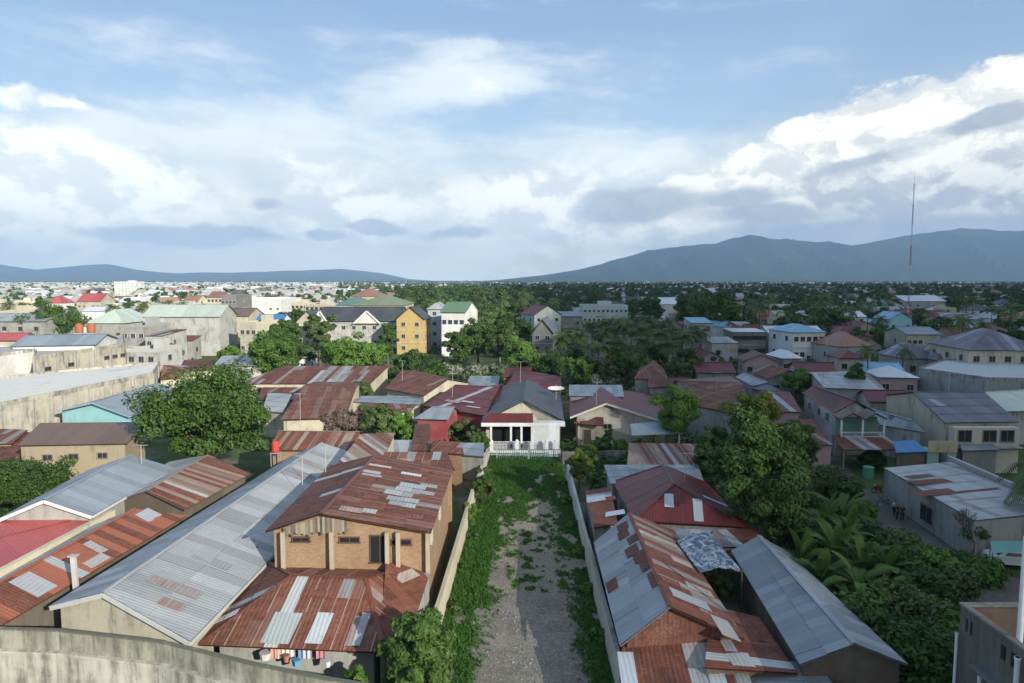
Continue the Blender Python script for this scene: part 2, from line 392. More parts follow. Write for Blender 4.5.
def window(parent, a, b, t, zc, w, h, fcol=(.22, .20, .17, .2), glass='glass', name='window'):
    """frame proud of the wall line a->b (outside on the right of a->b) and pane as its child; local coordinates"""
    a, b = Vector(a), Vector(b); d = (b-a); d.z = 0; L = d.length; d.normalize(); n = Vector((d.y, -d.x, 0)); c = a+d*(L*t); c.z = zc
    f = MB(); fw = .08
    def blk(mb, x0, x1, z0, z1, y0, y1, col):
        q = [c+d*x0+n*y0, c+d*x1+n*y0, c+d*x1+n*y1, c+d*x0+n*y1]
        lo = [p+Vector((0, 0, z0)) for p in q]; hi = [p+Vector((0, 0, z1)) for p in q]
        mb.hexa(lo[::-1], hi[::-1], col)
    blk(f, -w/2-fw, -w/2, -h/2, h/2, -.05, .11, fcol); blk(f, w/2, w/2+fw, -h/2, h/2, -.05, .11, fcol)
    blk(f, -w/2-fw, w/2+fw, h/2, h/2+fw, -.05, .13, fcol); blk(f, -w/2-fw-.05, w/2+fw+.05, -h/2-fw, -h/2, -.05, .17, fcol)
    if name == 'window': blk(f, -.025, .025, -h/2, h/2, -.05, .09, fcol)
    o = f.build(name, 'paint', parent)
    glass = 'shade_black' if fcol[0] == .10 else glass; g = MB(); blk(g, -w/2, w/2, -h/2, h/2, -.04, .065, (.02, .02, .02, 0)); g.build('pane' if name == 'window' else 'door_leaf', glass, o)  # dark-framed openings get a near-black pane imitating the unlit inside
    return o
def gable(name, label, cat, six, style, wall, style2=None, group=None, z0=0.0, inset=.4, coarse=1.0, wins=(), trim=None, coverage=True, seed=None, patch=None, patch2=None, cap=None, open_front=False):
    """six = LF, AF, RF, RB, AB, LB (left eave, apex, right eave at the front; then at the back)"""
    LF, AF, RF, RB, AB, LB = [Vector(p) for p in six]
    rng = random.Random(seed if seed is not None else hash(tuple(round(c, 2) for c in LF)) & 0xffff)
    cx = (LF.x+RF.x+RB.x+LB.x)/4; cy = (LF.y+RF.y+RB.y+LB.y)/4; org = (cx, cy, z0)
    root = empty(name, org, 0, label, cat, group)
    m = MB(); roof(m, [LF, LB, AB, AF], style2 or style, rng, coarse); roof(m, [RF, RB, AB, AF], style, rng, coarse)
    cc = cap or ST[style]['pal'][0][1]; ridgecap(m, AF, AB, (*cc, .4) if len(cc) == 3 else cc)
    if patch: patches(m, [RF, RB, AB, AF], patch, rng)
    if patch2: patches(m, [LF, LB, AB, AF], patch2, rng)
    if trim:
        w = MB()
        for a, b in ((LF, AF), (AF, RF)):
            w.bar(a+Vector((0, -.06, -.12)), b+Vector((0, -.06, -.12)), .05, .28, trim)
        w.bar(RF+Vector((.04, 0, -.1)), RB+Vector((.04, 0, -.1)), .05, .2, trim)
        w.build('fascia', 'paint', root, org=org)
    m.build('roof', 'sheet', root, org=org)
    # walls
    def ins(p, q, far):  # move p toward q by inset, and along depth by inset
        a = p.lerp(q, min(.3, inset/max(.5, (q-p).length))); d = (far-p); d = d*(min(.3, inset/max(.5, d.length)))
        return a+d-Vector((0, 0, .08))
    lf, rf = ins(LF, RF, LB), ins(RF, LF, RB); lb, rb = ins(LB, RB, LF), ins(RB, LB, RF)
    af = AF+(AB-AF)*(min(.3, inset/max(.5, (AB-AF).length)))-Vector((0, 0, .12)); ab = AB+(AF-AB)*(min(.3, inset/max(.5, (AB-AF).length)))-Vector((0, 0, .12))
    def hz(p, A, B, pe):   # raise inset eave point onto roof plane
        return p
    wm, wc = WM[wall]; w = MB(); g = lambda p: Vector((p.x, p.y, z0))
    if not open_front: w.poly([g(lf), g(rf), rf, af, lf], wc)
    w.poly([g(rb), g(lb), lb, ab, rb], wc); w.poly([g(rf), g(rb), rb, rf], wc); w.poly([g(lb), g(lf), lf, lb], wc)
    w.build('wall', wm, root, org=org)
    off = Vector(org)
    for side, t, zc, ww, hh, *fc_ in wins:
        a, b = {'f': (lf, rf), 'r': (rf, rb), 'l': (lb, lf), 'b': (rb, lb)}[side]
        nm = 'window' if hh < 1.9 else 'door'
        window(root, a-off, b-off, t, zc-z0, ww, hh, *(fc_ or [(.45, .42, .36, .3)]), name=nm, glass='glass' if nm == 'window' else 'dark_wood')
    r = max((LF-RB).length, (RF-LB).length)/2
    occ(cx, cy, r)
    # long sheds: several circles
    for t in (.0, .25, .75, 1): 
        q = ((LF+RF)/2).lerp((LB+RB)/2, t); occ(q.x, q.y, (RF-LF).length/2+.5)
    return root
def gable4(name, label, cat, px4, ze, zr, style, wall, style2=None, **kw):
    """px4 = eave A, eave B, ridge B, ridge A of the visible slope; the other slope is its mirror"""
    eA, eB, rB, rA = [G(*p, z) if len(p) == 2 else Vector(p) for p, z in zip(px4, (ze, ze, zr, zr))]
    dA, dB = rA-eA, rB-eB; mk = kw.pop('mirror', 1.0)
    mA = Vector((rA.x+dA.x*mk, rA.y+dA.y*mk, ze if mk > .9 else zr-(zr-ze)*mk)); mB = Vector((rB.x+dB.x*mk, rB.y+dB.y*mk, mA.z))
    if abs((eB-eA).y) > abs((eB-eA).x):      # ridge runs in depth
        if eA.y > eB.y: eA, eB, rA, rB, mA, mB = eB, eA, rB, rA, mB, mA
        if eA.x > rA.x: six = (mA, rA, eA, eB, rB, mB)
        else: six = (eA, rA, mA, mB, rB, eB); kw['swap'] = True
    else:                                     # ridge runs across; the gable's "front" is its right-hand end
        if eA.x > eB.x: eA, eB, rA, rB, mA, mB = eB, eA, rB, rA, mB, mA
        six = (mB, rB, eB, eA, rA, mA) if False else (eA, rA, mA, mB, rB, eB)
        kw['swap'] = True
        # orient so that walls wind outwards: left/front list seen from the left end
        six = (mA, rA, eA, eB, rB, mB)
    sw = kw.pop('swap', False)
    s1, s2 = style, style2 or style
    if abs((eB-eA).y) > abs((eB-eA).x) and sw: s1, s2 = s2, s1
    return gable(name, label, cat, six, s1, wall, s2, **kw)
def hip(name, label, cat, c4, r2, style, wall, z0=0, group=None, coarse=1.0, wins=(), seed=1, patch=None, inset=.4):
    """c4 = FL, FR, BR, BL eaves ; r2 = ridge ends (front/left, back/right). ridge along depth if r2 differ mostly in y"""
    FL, FR, BR, BL = [Vector(p) for p in c4]; A, B = [Vector(p) for p in r2]; rng = random.Random(seed)
    c = (FL+FR+BR+BL)/4; org = (c.x, c.y, z0); root = empty(name, org, 0, label, cat, group); m = MB()
    if abs((B-A).y) >= abs((B-A).x):
        P = [[FL, FR, A], [FR, BR, B, A], [BR, BL, B], [BL, FL, A, B]]
    else:
        P = [[FL, FR, B, A], [FR, BR, B], [BR, BL, A, B], [BL, FL, A]]
    for p in P: roof(m, p, style, rng, coarse)
    for q in ((A, B),): ridgecap(m, q[0], q[1], (*ST[style]['pal'][0][1], .35))
    ee = [(FL, A), (FR, A if abs((B-A).y) >= abs((B-A).x) else B), (BR, B), (BL, B if abs((B-A).y) >= abs((B-A).x) else A)]
    for a, b in ee: ridgecap(m, a, b, (*ST[style]['pal'][0][1], .4), .3)
    if patch:
        for k, it in patch: patches(m, P[k] if len(P[k]) == 4 else [P[k][0], P[k][1], P[k][2], P[k][2]], it, rng)
    m.build('roof', 'sheet', root, org=org)
    q = [p.lerp(c, min(.3, inset*1.4/max(1, (c-p).length))) for p in (FL, FR, BR, BL)]
    for p in q: p.z = FL.z-.06
    wm, wc = WM[wall]; w = MB()
    for i in range(4):
        a, b = q[i], q[(i+1) % 4]; w.poly([Vector((a.x, a.y, z0)), Vector((b.x, b.y, z0)), b, a], wc)
    w.build('wall', wm, root, org=org); off = Vector(org)
    for side, t, zc, ww, hh in wins:
        i = 'frbl'.index(side); a, b = q[i], q[(i+1) % 4]; nm = 'window' if hh < 1.9 else 'door'
        window(root, a-off, b-off, t, zc-z0, ww, hh, name=nm, glass='glass' if nm == 'window' else 'dark_wood')
    occ(c.x, c.y, (FL-BR).length/2); return root
def mono(name, label, cat, P, style, wall, z0=0, group=None, seed=1, coarse=1.0, patch=None, inset=.25, sides='frbl', wins=(), org_=None):
    """single-slope roof: P = FL, FR, BR, BL points (3D)"""
    P = [Vector(p) for p in P]; rng = random.Random(seed); c = sum(P, Vector())/4; org = (c.x, c.y, z0)
    root = empty(name, org, 0, label, cat, group); m = MB()
    lowfront = (P[0].z+P[1].z) <= (P[2].z+P[3].z); lowright = (P[1].z+P[2].z) < (P[0].z+P[3].z)
    dz1 = abs(P[0].z+P[1].z-P[2].z-P[3].z); dz2 = abs(P[1].z+P[2].z-P[0].z-P[3].z)
    if dz1 >= dz2: Q = P if lowfront else [P[2], P[3], P[0], P[1]]
    else: Q = [P[1], P[2], P[3], P[0]] if lowright else [P[3], P[0], P[1], P[2]]
    roof(m, Q, style, rng, coarse)
    if patch: patches(m, Q, patch, rng)
    m.build('roof', 'sheet', root, org=org)
    if wall:
        wm, wc = WM[wall]; w = MB(); q = []
        for p in P:
            d = c-p; d.z = 0; k = p+d*min(.3, inset*1.4/max(1, d.length)); 
            k.z = p.z+(c.z-p.z)*min(.3, inset*1.4/max(1, d.length))-.08; q.append(k)
        for i, s in enumerate('frbl'):
            if s in sides:
                a, b = q[i], q[(i+1) % 4]; w.poly([Vector((a.x, a.y, z0)), Vector((b.x, b.y, z0)), b, a], wc)
        w.build('wall', wm, root, org=org); off = Vector(org)
        for side, t, zc, ww, hh in wins:
            i = 'frbl'.index(side); a, b = q[i], q[(i+1) % 4]; nm = 'window' if hh < 1.9 else 'door'
            window(root, a-off, b-off, t, zc-z0, ww, hh, name=nm, glass='glass' if nm == 'window' else 'dark_wood')
    else:
        w = MB()
        for p in P: w.bar((p.x*.96+c.x*.04, p.y*.96+c.y*.04, z0), (p.x*.96+c.x*.04, p.y*.96+c.y*.04, p.z-.06), .12, .12, (.3, .28, .25, .3))
        w.build('post', 'paint', root, org=org)
    occ(c.x, c.y, (P[0]-P[2]).length/2); return root
def local_house(name, W, Dp, hw, hr, kind, style, wall, nf=2, ns=1, seed=1, coarse=1.4, floors=1, wingrid=True, parapet=None):
    """parametric house centred on its own origin, front towards -Y"""
    root = empty(name); rng = random.Random(seed); m = MB(); x, y, o = W/2, Dp/2, .5
    V = Vector; wm, wc = WM[wall]; w = MB()
    if kind == 'gx':
        z = hw-.15; A, B = V((-x-o, 0, hr)), V((x+o, 0, hr)); e = [V((-x-o, -y-o, z)), V((x+o, -y-o, z)), V((x+o, y+o, z)), V((-x-o, y+o, z))]
        roof(m, [e[0], e[1], B, A], style, rng, coarse); roof(m, [e[2], e[3], A, B], style, rng, coarse); ridgecap(m, A, B, (*ST[style]['pal'][0][1], .3), .5)
    elif kind == 'gy':
        z = hw-.15; A, B = V((0, -y-o, hr)), V((0, y+o, hr)); e = [V((-x-o, -y-o, z)), V((x+o, -y-o, z)), V((x+o, y+o, z)), V((-x-o, y+o, z))]
        roof(m, [e[1], e[2], B, A], style, rng, coarse); roof(m, [e[3], e[0], A, B], style, rng, coarse); ridgecap(m, A, B, (*ST[style]['pal'][0][1], .3), .5)
    elif kind == 'hip':
        z = hw-.1; k = min(x, y)*.95; e = [V((-x-o, -y-o, z)), V((x+o, -y-o, z)), V((x+o, y+o, z)), V((-x-o, y+o, z))]
        if x >= y:
            A, B = V((-x+k, 0, hr)), V((x-k+.01, 0, hr)); PP = [[e[0], e[1], B, A], [e[1], e[2], B], [e[2], e[3], A, B], [e[3], e[0], A]]
        else:
            A, B = V((0, -y+k, hr)), V((0, y-k+.01, hr)); PP = [[e[0], e[1], A], [e[1], e[2], B, A], [e[2], e[3], B], [e[3], e[0], A, B]]
        for p in PP: roof(m, p, style, rng, coarse)
    elif kind == 'mono':
        e = [V((-x-.2, -y-.2, hw)), V((x+.2, -y-.2, hw)), V((x+.2, y+.2, hr)), V((-x-.2, y+.2, hr))]; roof(m, e, style, rng, coarse)
    elif kind == 'flat':
        pc = (.36, .35, .32, .5); 
        m.box(-x+.2, -y+.2, hw-.15, x-.2, y-.2, hw, pc)
        for bx in ((-x-.05, -y-.05, x+.05, -y+.2), (-x-.05, y-.2, x+.05, y+.05), (-x-.05, -y+.2, -x+.2, y-.2), (x-.2, -y+.2, x+.05, y-.2)):
            m.box(bx[0], bx[1], hw-.1, bx[2], bx[3], hr, (*wc[:3], .35))
        if seed % 2: m.box(-x*.2, y*.1, hw, x*.4, y*.7, hr+1.8, (*wc[:3], .3))
    m.build('roof', 'conc' if kind == 'flat' else 'sheet', root)
    h = hw-.12
    w.poly([V((-x, -y, 0)), V((x, -y, 0)), V((x, -y, h))]+([V((0, -y, hr-.15))] if kind == 'gy' else [])+[V((-x, -y, h))], wc)
    w.poly([V((x, y, 0)), V((-x, y, 0)), V((-x, y, h if kind != 'mono' else hr-.12))]+([V((0, y, hr-.15))] if kind == 'gy' else [])+[V((x, y, h if kind != 'mono' else hr-.12))], wc)
    hb = hr-.12 if kind == 'mono' else h
    w.poly([V((x, -y, 0)), V((x, y, 0)), V((x, y, hb))]+([V((x, 0, hr-.15))] if kind == 'gx' else [])+[V((x, -y, h))], wc)
    w.poly([V((-x, y, 0)), V((-x, -y, 0)), V((-x, -y, h))]+([V((-x, 0, hr-.15))] if kind == 'gx' else [])+[V((-x, y, hb))], wc)
    if floors > 1:
        for f in range(1, floors):
            z = hw*f/floors; w.box(-x-.12, -y-.12, z-.12, x+.12, -y, z+.06, (.55, .54, .5, .35)); w.box(x, -y-.12, z-.12, x+.12, y, z+.06, (.55, .54, .5, .35))
    w.build('wall', wm, root)
    fc = rng.choice([(.5, .5, .48, .1), (.22, .15, .1, .1), (.25, .26, .27, .1)])
    for f in range(floors):
        zc = hw/floors*(f+.55)
        for i in range(nf):
            t = (i+.5)/nf
            if f == 0 and i == nf//2 and nf > 1: window(root, (-x, -y, 0), (x, -y, 0), t, 1.05, .9, 2.0, fc, 'dark_wood', 'door')
            else: window(root, (-x, -y, 0), (x, -y, 0), t, zc, 1.2, 1.2, fc)
        for i in range(ns):
            window(root, (x, -y, 0), (x, y, 0), (i+.5)/ns, zc, 1.2, 1.2, fc); window(root, (-x, y, 0), (-x, -y, 0), (i+.5)/ns, zc, 1.2, 1.2, fc)
    return root
def phouse(name, label, cat, pxl, pxr, pye, hw, Dp, kind, hr, style, wall, rz=0, pybot=None, group=None, **kw):
    """house whose front eave spans pxl..pxr at picture height pye, wall height hw"""
    a, b = G(pxl, pye, hw), G(pxr, pye, hw); W = b.x-a.x
    dfar = a.y > 170
    r = local_house(name, W, Dp, hw, hr, kind, style, wall, coarse=kw.pop('coarse', 1.2 if not dfar else 2.0), **kw)
    r.location = ((a.x+b.x)/2, a.y+Dp/2, 0); r.rotation_euler.z = rz; tag(r, label, cat, group)
    occ(r.location.x, r.location.y, max(W, Dp)/2+1)
    vis(pxl, pxr, pybot if pybot else pye+8, a.y)
    return r

# ------------------------------------------------------------------ vegetation
def quads_mesh(name, ctr, ax, ay, tone, mat, parent=None, bend=None):
    """many leaf faces: 4 corner rhombus; ctr, ax, ay are (N,3)"""
    N = len(ctr); v = np.empty((N, 4, 3), np.float32)
    v[:, 0] = ctr-ay; v[:, 1] = ctr+ax-ay*.1; v[:, 2] = ctr+ay; v[:, 3] = ctr-ax-ay*.1
    if bend is not None: v[:, 1, 2] -= bend; v[:, 3, 2] -= bend
    me = bpy.data.meshes.new(name); me.vertices.add(N*4); me.vertices.foreach_set('co', v.ravel())
    me.loops.add(N*4); me.loops.foreach_set('vertex_index', np.arange(N*4, dtype=np.int32))
    me.polygons.add(N); me.polygons.foreach_set('loop_start', np.arange(0, N*4, 4, dtype=np.int32)); me.polygons.foreach_set('loop_total', np.full(N, 4, np.int32))
    me.update(); at = me.attributes.new('tone', 'FLOAT', 'FACE'); at.data.foreach_set('value', tone.astype(np.float32))
    me.materials.append(M[mat]); me.validate()
    o = bpy.data.objects.new(name, me); COL.objects.link(o); o.parent = parent; return o
def leaf_arrays(rg, cl, rad, per, size, flat=.68):
    K = len(cl); N = K*per
    c = np.repeat(cl, per, 0); r = np.repeat(rad, per)
    d = rg.normal(size=(N, 3)); d /= np.linalg.norm(d, axis=1, keepdims=True)
    rr = r*(.55+.5*rg.random(N)); off = d*rr[:, None]; off[:, 2] *= flat
    ctr = c+off
    n = d+rg.normal(size=(N, 3))*.45; n[:, 2] += .35; n /= np.linalg.norm(n, axis=1, keepdims=True)
    t = rg.normal(size=(N, 3)); ax = np.cross(n, t); ax /= np.linalg.norm(ax, axis=1, keepdims=True); ay = np.cross(n, ax)
    s = size*(.6+.8*rg.random(N)); tone = np.repeat(rg.random(K), per)*.55+rg.random(N)*.45
    return ctr, ax*(s*.5)[:, None], ay*s[:, None], tone
def make_tree(h=10, r=4, trunk=.3, K=50, per=110, size=.28, mat='leaf', seed=0, name='tree', crown_low=.3, squash=1.0, lean=0, cr=.25):
    K = int(K*1.25); rg = np.random.default_rng(seed); root = empty(name); rng = random.Random(seed)
    z0, z1 = h*crown_low, h; cz = (z0+z1)/2; rz = (z1-z0)/2
    d = rg.normal(size=(K, 3)); d /= np.linalg.norm(d, axis=1, keepdims=True); d[:, 2] = np.abs(d[:, 2])*np.where(rg.random(K) < .30, -1, 1)
    rad = .42+.44*rg.random(K)**.6
    lump = 1+.20*np.sin(3*np.arctan2(d[:, 1], d[:, 0])+seed)+.10*np.sin(5*np.arctan2(d[:, 1], d[:, 0])+2*seed)+.17*rg.normal(size=K)
    cl = d*rad[:, None]*lump[:, None]*np.array([r, r, rz])*.92; cl[:, 2] += cz; cl[:, 0] += lean*(cl[:, 2]/h)
    cr_ = r*cr*(.65+.7*rg.random(K))
    a = leaf_arrays(rg, cl, cr_, per, size)
    quads_mesh('crown', *a, mat, root)
    t = MB(); top = Vector((lean*.5, 0, z0+rz*.7)); tr = trunk*1.0
    t.tube([(0, 0, -.3), (.05*r*rng.uniform(-1, 1), 0, z0*.5), (lean*.25, 0, z0), top], [tr*1.25, tr, tr*.8, tr*.3], 8)
    for k in range(min(K, 14)):
        e = Vector(cl[k]); s = Vector((lean*.25, 0, z0)).lerp(top, rng.random()*.7)
        t.tube([s, s.lerp(e, .5)+Vector((0, 0, -.08*r)), e], [tr*.4, tr*.25, tr*.08], 5)
    t.build('trunk', 'bark', root); return root
def make_palm(h=12, fr=4.2, nf=20, seed=0, mat='leaf_palm', leaflets=26, name='coconut_palm', trunk=.18, lw=1.0):
    rg = random.Random(seed); root = empty(name); t = MB(); lx = rg.uniform(-1, 1)
    t.tube([(0, 0, -.3), (lx*.15, 0, h*.3), (lx*.5, 0, h*.7), (lx, 0, h)], [trunk*1.5, trunk, trunk*.85, trunk*.7], 8); t.build('trunk', 'bark', root)
    C, AX, AY, T = [], [], [], []
    for k in range(nf):
        az = 2*math.pi*k/nf*2.4+rg.uniform(-.2, .2); el = rg.uniform(-.5, 1.25); L = fr*rg.uniform(.85, 1.1); p = Vector((lx, 0, h)); 
        d = Vector((math.cos(az)*math.cos(el), math.sin(az)*math.cos(el), math.sin(el))); tn = rg.random()
        side = Vector((-math.sin(az), math.cos(az), 0))
        for j in range(leaflets):
            st = L/leaflets; p = p+d*st; d = (d+Vector((0, 0, -.085*26/leaflets*(1.0 if d.z > -.85 else 0)))).normalized()
            f = j/leaflets; ll = fr*.26*lw*math.sin(math.pi*min(1, .15+f*.85))**.6+.1
            for sg in (1, -1):
                q = (side*sg+d*.55+Vector((0, 0, -.45))).normalized()
                C.append(p+q*ll*.5); AY.append(q*ll*.5); AX.append(d*st*.42*1.0); T.append(tn*.6+rg.random()*.4)
            C.append(p); AY.append(d*st*.6); AX.append(side*.05); T.append(.9)
    quads_mesh('crown', np.array([tuple(c) for c in C]), np.array([tuple(c) for c in AX]), np.array([tuple(c) for c in AY]), np.array(T), mat, root)
    return root
def make_banana(h=4.5, n=9, seed=0, name='banana_plant', L=2.6, mat='leaf_banana'):
    rg = random.Random(seed); root = empty(name); t = MB(); t.tube([(0, 0, -.2), (.1, 0, h*.25), (.05, 0, h*.45)], [.18, .14, .08], 8, (.10, .15, .05, .1)); t.build('trunk', 'paint', root)
    C, AX, AY, T = [], [], [], []
    for k in range(n):
        az = k*2.4+rg.uniform(-.3, .3); el = rg.uniform(.75, 1.5); p = Vector((.05, 0, h*.40)); d = Vector((math.cos(az)*math.cos(el), math.sin(az)*math.cos(el), math.sin(el)))
        side = Vector((-math.sin(az), math.cos(az), 0)); tn = rg.random(); seg = 14; LL = L*rg.uniform(.8, 1.2); w = .46*rg.uniform(.8, 1.1)
        for j in range(seg):
            st = LL/seg; p = p+d*st; d = (d+Vector((0, 0, -.11))).normalized(); f = j/seg
            ww = w*math.sin(math.pi*min(1, max(.02, (f-.12)/.9)))**.5 if f > .12 else .04
            for sg in (1, -1):
                q = (side*sg+Vector((0, 0, .28))).normalized()
                C.append(p+q*ww*.5); AY.append(q*ww*.6); AX.append(d*st*1.15); T.append(tn*.8+rg.random()*.2)
    quads_mesh('crown', np.array([tuple(c) for c in C]), np.array([tuple(c) for c in AX]), np.array([tuple(c) for c in AY]), np.array(T), mat, root)
    return root
def make_shrub(r=1.2, h=1.5, K=16, per=60, size=.16, mat='leaf', seed=0, name='shrub'):
    rg = np.random.default_rng(seed); root = empty(name)
    d = rg.normal(size=(K, 3)); d /= np.linalg.norm(d, axis=1, keepdims=True)
    cl = d*np.array([r, r, h*.5])*(.35+.45*rg.random(K))[:, None]; cl[:, 2] = np.abs(cl[:, 2]+h*.45)
    a = leaf_arrays(rg, cl, r*.38*(.7+.6*rg.random(K)), per, size); quads_mesh('foliage', *a, mat, root)
    t = MB()
    for k in range(5): t.tube([(0, 0, -.1), Vector(cl[k])*.5, Vector(cl[k])], [.05, .035, .015], 5)
    t.build('stem', 'bark', root); return root
def place(o, px, pyb, rz=0, s=1.0, label=None, cat=None, group=None, z=0, sz=None):
    p = G(px, pyb, z); o.location = p; o.rotation_euler.z = rz; o.scale = (s, s, sz or s); tag(o, label, cat, group); occ(p.x, p.y, 1.5*s); return o
# ================================================================== CAMERA, LIGHT, SKY
cd = bpy.data.cameras.new('camera'); cam = bpy.data.objects.new('camera', cd); COL.objects.link(cam); SC.camera = cam
cd.sensor_width = 36; cd.lens = FP/1024*36; cd.clip_start = .5; cd.clip_end = 80000
cam.location = CAM; cam.rotation_euler = (R(90)-PITCH, 0, 0)
SC.render.resolution_x = 1024; SC.render.resolution_y = 683
SC.view_settings.view_transform = 'Standard'; SC.view_settings.look = 'None'; SC.view_settings.exposure = 0.55; SC.view_settings.gamma = 1
SUN_EL = 21.0; TS = Vector((.622*math.cos(R(SUN_EL)), -.783*math.cos(R(SUN_EL)), math.sin(R(SUN_EL)))).normalized()
sl = bpy.data.lights.new('sun', 'SUN'); sl.energy = 5.0; sl.angle = R(.5); sl.color = (1, .95, .84)
so = bpy.data.objects.new('sun', sl); COL.objects.link(so); so.rotation_euler = TS.to_track_quat('Z', 'Y').to_euler(); so.location = (0, 0, 100)
SC.cycles.volume_bounces = 0; SC.cycles.volume_max_steps = 32; SC.cycles.max_bounces = 4; SC.cycles.diffuse_bounces = 2; SC.cycles.glossy_bounces = 2; SC.cycles.transmission_bounces = 2; SC.cycles.transparent_max_bounces = 8
wd = bpy.data.worlds.new('World'); SC.world = wd; wd.use_nodes = True
def build_world():
    nt = wd.node_tree; nt.nodes.clear(); out = nt.nodes.new('ShaderNodeOutputWorld'); bg = nt.nodes.new('ShaderNodeBackground'); nt.links.new(bg.outputs[0], out.inputs[0])
    bg.inputs[1].default_value = .1
    sk = nt.nodes.new('ShaderNodeTexSky'); sk.sky_type = 'NISHITA'; sk.sun_disc = False; sk.sun_elevation = R(SUN_EL); sk.sun_rotation = math.atan2(.622, -.783)
    sk.air_density = 1.0; sk.dust_density = .6; sk.ozone_density = 2.0
    tc = nt.nodes.new('ShaderNodeTexCoord'); x, y, z = sep(nt, E(nt, tc.outputs['Generated']))
    a = x.m('ARCTAN2', y); e = z.m('ARCSINE')
    def AE(px, py):
        d = (FW*FP+RT*(px-512)-UP*(py-341.5)).normalized(); return math.atan2(d.x, d.y), math.asin(d.z)
    # domain warp
    P = comb(nt, a, e*1.7, 0.0)
    w1 = noise(nt, P, 5.0, 5, .6); w2 = noise(nt, comb(nt, a+7.3, e*1.7, 0.0), 5.0, 5, .6)
    wa = a+(w1-.5)*.10; we = e+(w2-.5)*.06
    Pb = comb(nt, wa, we*1.5, .37)
    f_big = noise(nt, Pb, 4.2, 10, .58); f_mid = noise(nt, Pb, 11.0, 9, .62); f_fine = noise(nt, P, 30.0, 6, .6)
    streak = noise(nt, comb(nt, wa*1.0+we*1.2, we*5.5, 1.1), 3.0, 8, .6)
    def blob(px, py, rx, ry, rot=0, pw=None, warp=True):
        ca, ce = AE(px, py); k = math.cos(ca); ra = rx/700*k*k; re = ry/700*k
        A = (wa if warp else a)-ca; B = (we if warp else e)-ce; c, s = math.cos(R(rot)), math.sin(R(rot))
        u = (A*c+B*s)/ra; v = (B*c-A*s)/re
        return (1-(u*u+v*v).m('SQRT')).cl()
    def sm(*bl):
        t = bl[0]
        for q in bl[1:]: t = t.m('MAXIMUM', q)
        return t
    # ---- blue sky, slightly whitened downwards
    skc = E(nt, sk.outputs[0])
    skc = mixc(nt, .72, mixc(nt, 1.0, skc, (1.0, 1.0, 1.0, 1), 'MULTIPLY'), mixc(nt, e.ss(.02, .40), (5.4, 6.9, 8.6, 1), (2.4, 3.6, 6.2, 1)))
    # ---- thin high veil
    veil = sm(blob(250, 160, 430, 90)*1.4, blob(430, 92, 170, 40, 9)*1.5, blob(300, 118, 300, 46, 5)*1.3, blob(460, 60, 70, 26, 14)*.9, blob(60, 60, 260, 60)*.5, blob(600, 60, 300, 60, -6)*.35, blob(620, 150, 260, 70, -10)*.8, blob(60, 205, 120, 60)*.5)
    vd = (veil*.72+(streak-.5)*1.5+(f_mid-.5)*.75+(f_big-.5)*.5).ss(.12, .86)
    c = mixc(nt, vd*.80, skc, mixc(nt, f_big, (6.2, 7.0, 7.8, 1), (8.6, 9.0, 9.3, 1)))
    # ---- pale bank above the horizon
    bank = 1-(e+(f_big-.5)*.16).ss(.07, .235)
    bk = (bank+(streak-.5)*.7*(1-bank)).cl()
    bcol = mixc(nt, (f_mid*.5+streak*.5).ss(.36, .62), (5.8, 6.2, 6.6, 1), (9.0, 8.9, 8.6, 1))
    c = mixc(nt, bk*.92, c, bcol)
    # ---- bright cumulus
    def cumulus(mask, c, lo, hi, edge=.10, base=None, k=1.0):
        dn = mask+(f_mid-.5)*.95*k+(f_big-.5)*.6*k+(f_fine-.5)*.22*k
        m = dn.ss(.16, .16+edge)
        off = noise(nt, comb(nt, wa+.012, we*1.5+.035, .37), 11.0, 9, .62)
        sh = ((f_mid-off)*4.2+.5+(f_fine-.5)*.5+(f_big-.5)*.8).ss(.12, .82)
        if base is not None: sh = (sh*.6+base*.75-.15).cl()
        return mixc(nt, m, c, mixc(nt, sh, lo, hi)), m
    lm = sm(blob(20, 205, 190, 95)*1.3, blob(110, 190, 130, 55)*.9, blob(20, 100, 90, 18)*.7, blob(60, 105, 70, 14)*.7)
    c, _ = cumulus(lm, c, (7.4, 7.8, 8.4, 1), (10.0, 10.0, 9.8, 1), .35)
    cm = sm(blob(350, 215, 150, 55)*.8, blob(540, 205, 170, 60)*.9, blob(300, 160, 90, 30)*.5)
    c, _ = cumulus(cm, c, (6.4, 6.8, 7.6, 1), (9.6, 9.5, 9.2, 1), .5)
    # right-hand towering mass: everything below a rising line
    a0, e0 = AE(560, 232); a1, e1 = AE(700, 168); a2, e2 = AE(870, 82); a3, e3 = AE(1024, 62)
    l1 = (wa-a0)*((e1-e0)/(a1-a0))+e0; l2 = (wa-a1)*((e2-e1)/(a2-a1))+e1; l3 = (wa-a2)*((e3-e2)/(a3-a2))+e2
    line = l1.m('MAXIMUM', l1*0-.02); lt = (wa-a1).ss(-.02, .02); line = line*(1-lt)+l2*lt; lt2 = (wa-a2).ss(-.02, .02); line = line*(1-lt2)+l3*lt2
    lm3 = 1-(wa-.95).ss(0, .5)
    depth = (line-we)*8.0*lm3+.22
    depth = depth.m('MINIMUM', 1.2)
    top = 1-((line-e)*1.0).ss(.03, .17)
    c, rm = cumulus(depth, c, (4.4, 4.9, 5.9, 1), (9.9, 9.9, 9.6, 1), .10, top*.75+(f_mid-.35)*.9, .62)
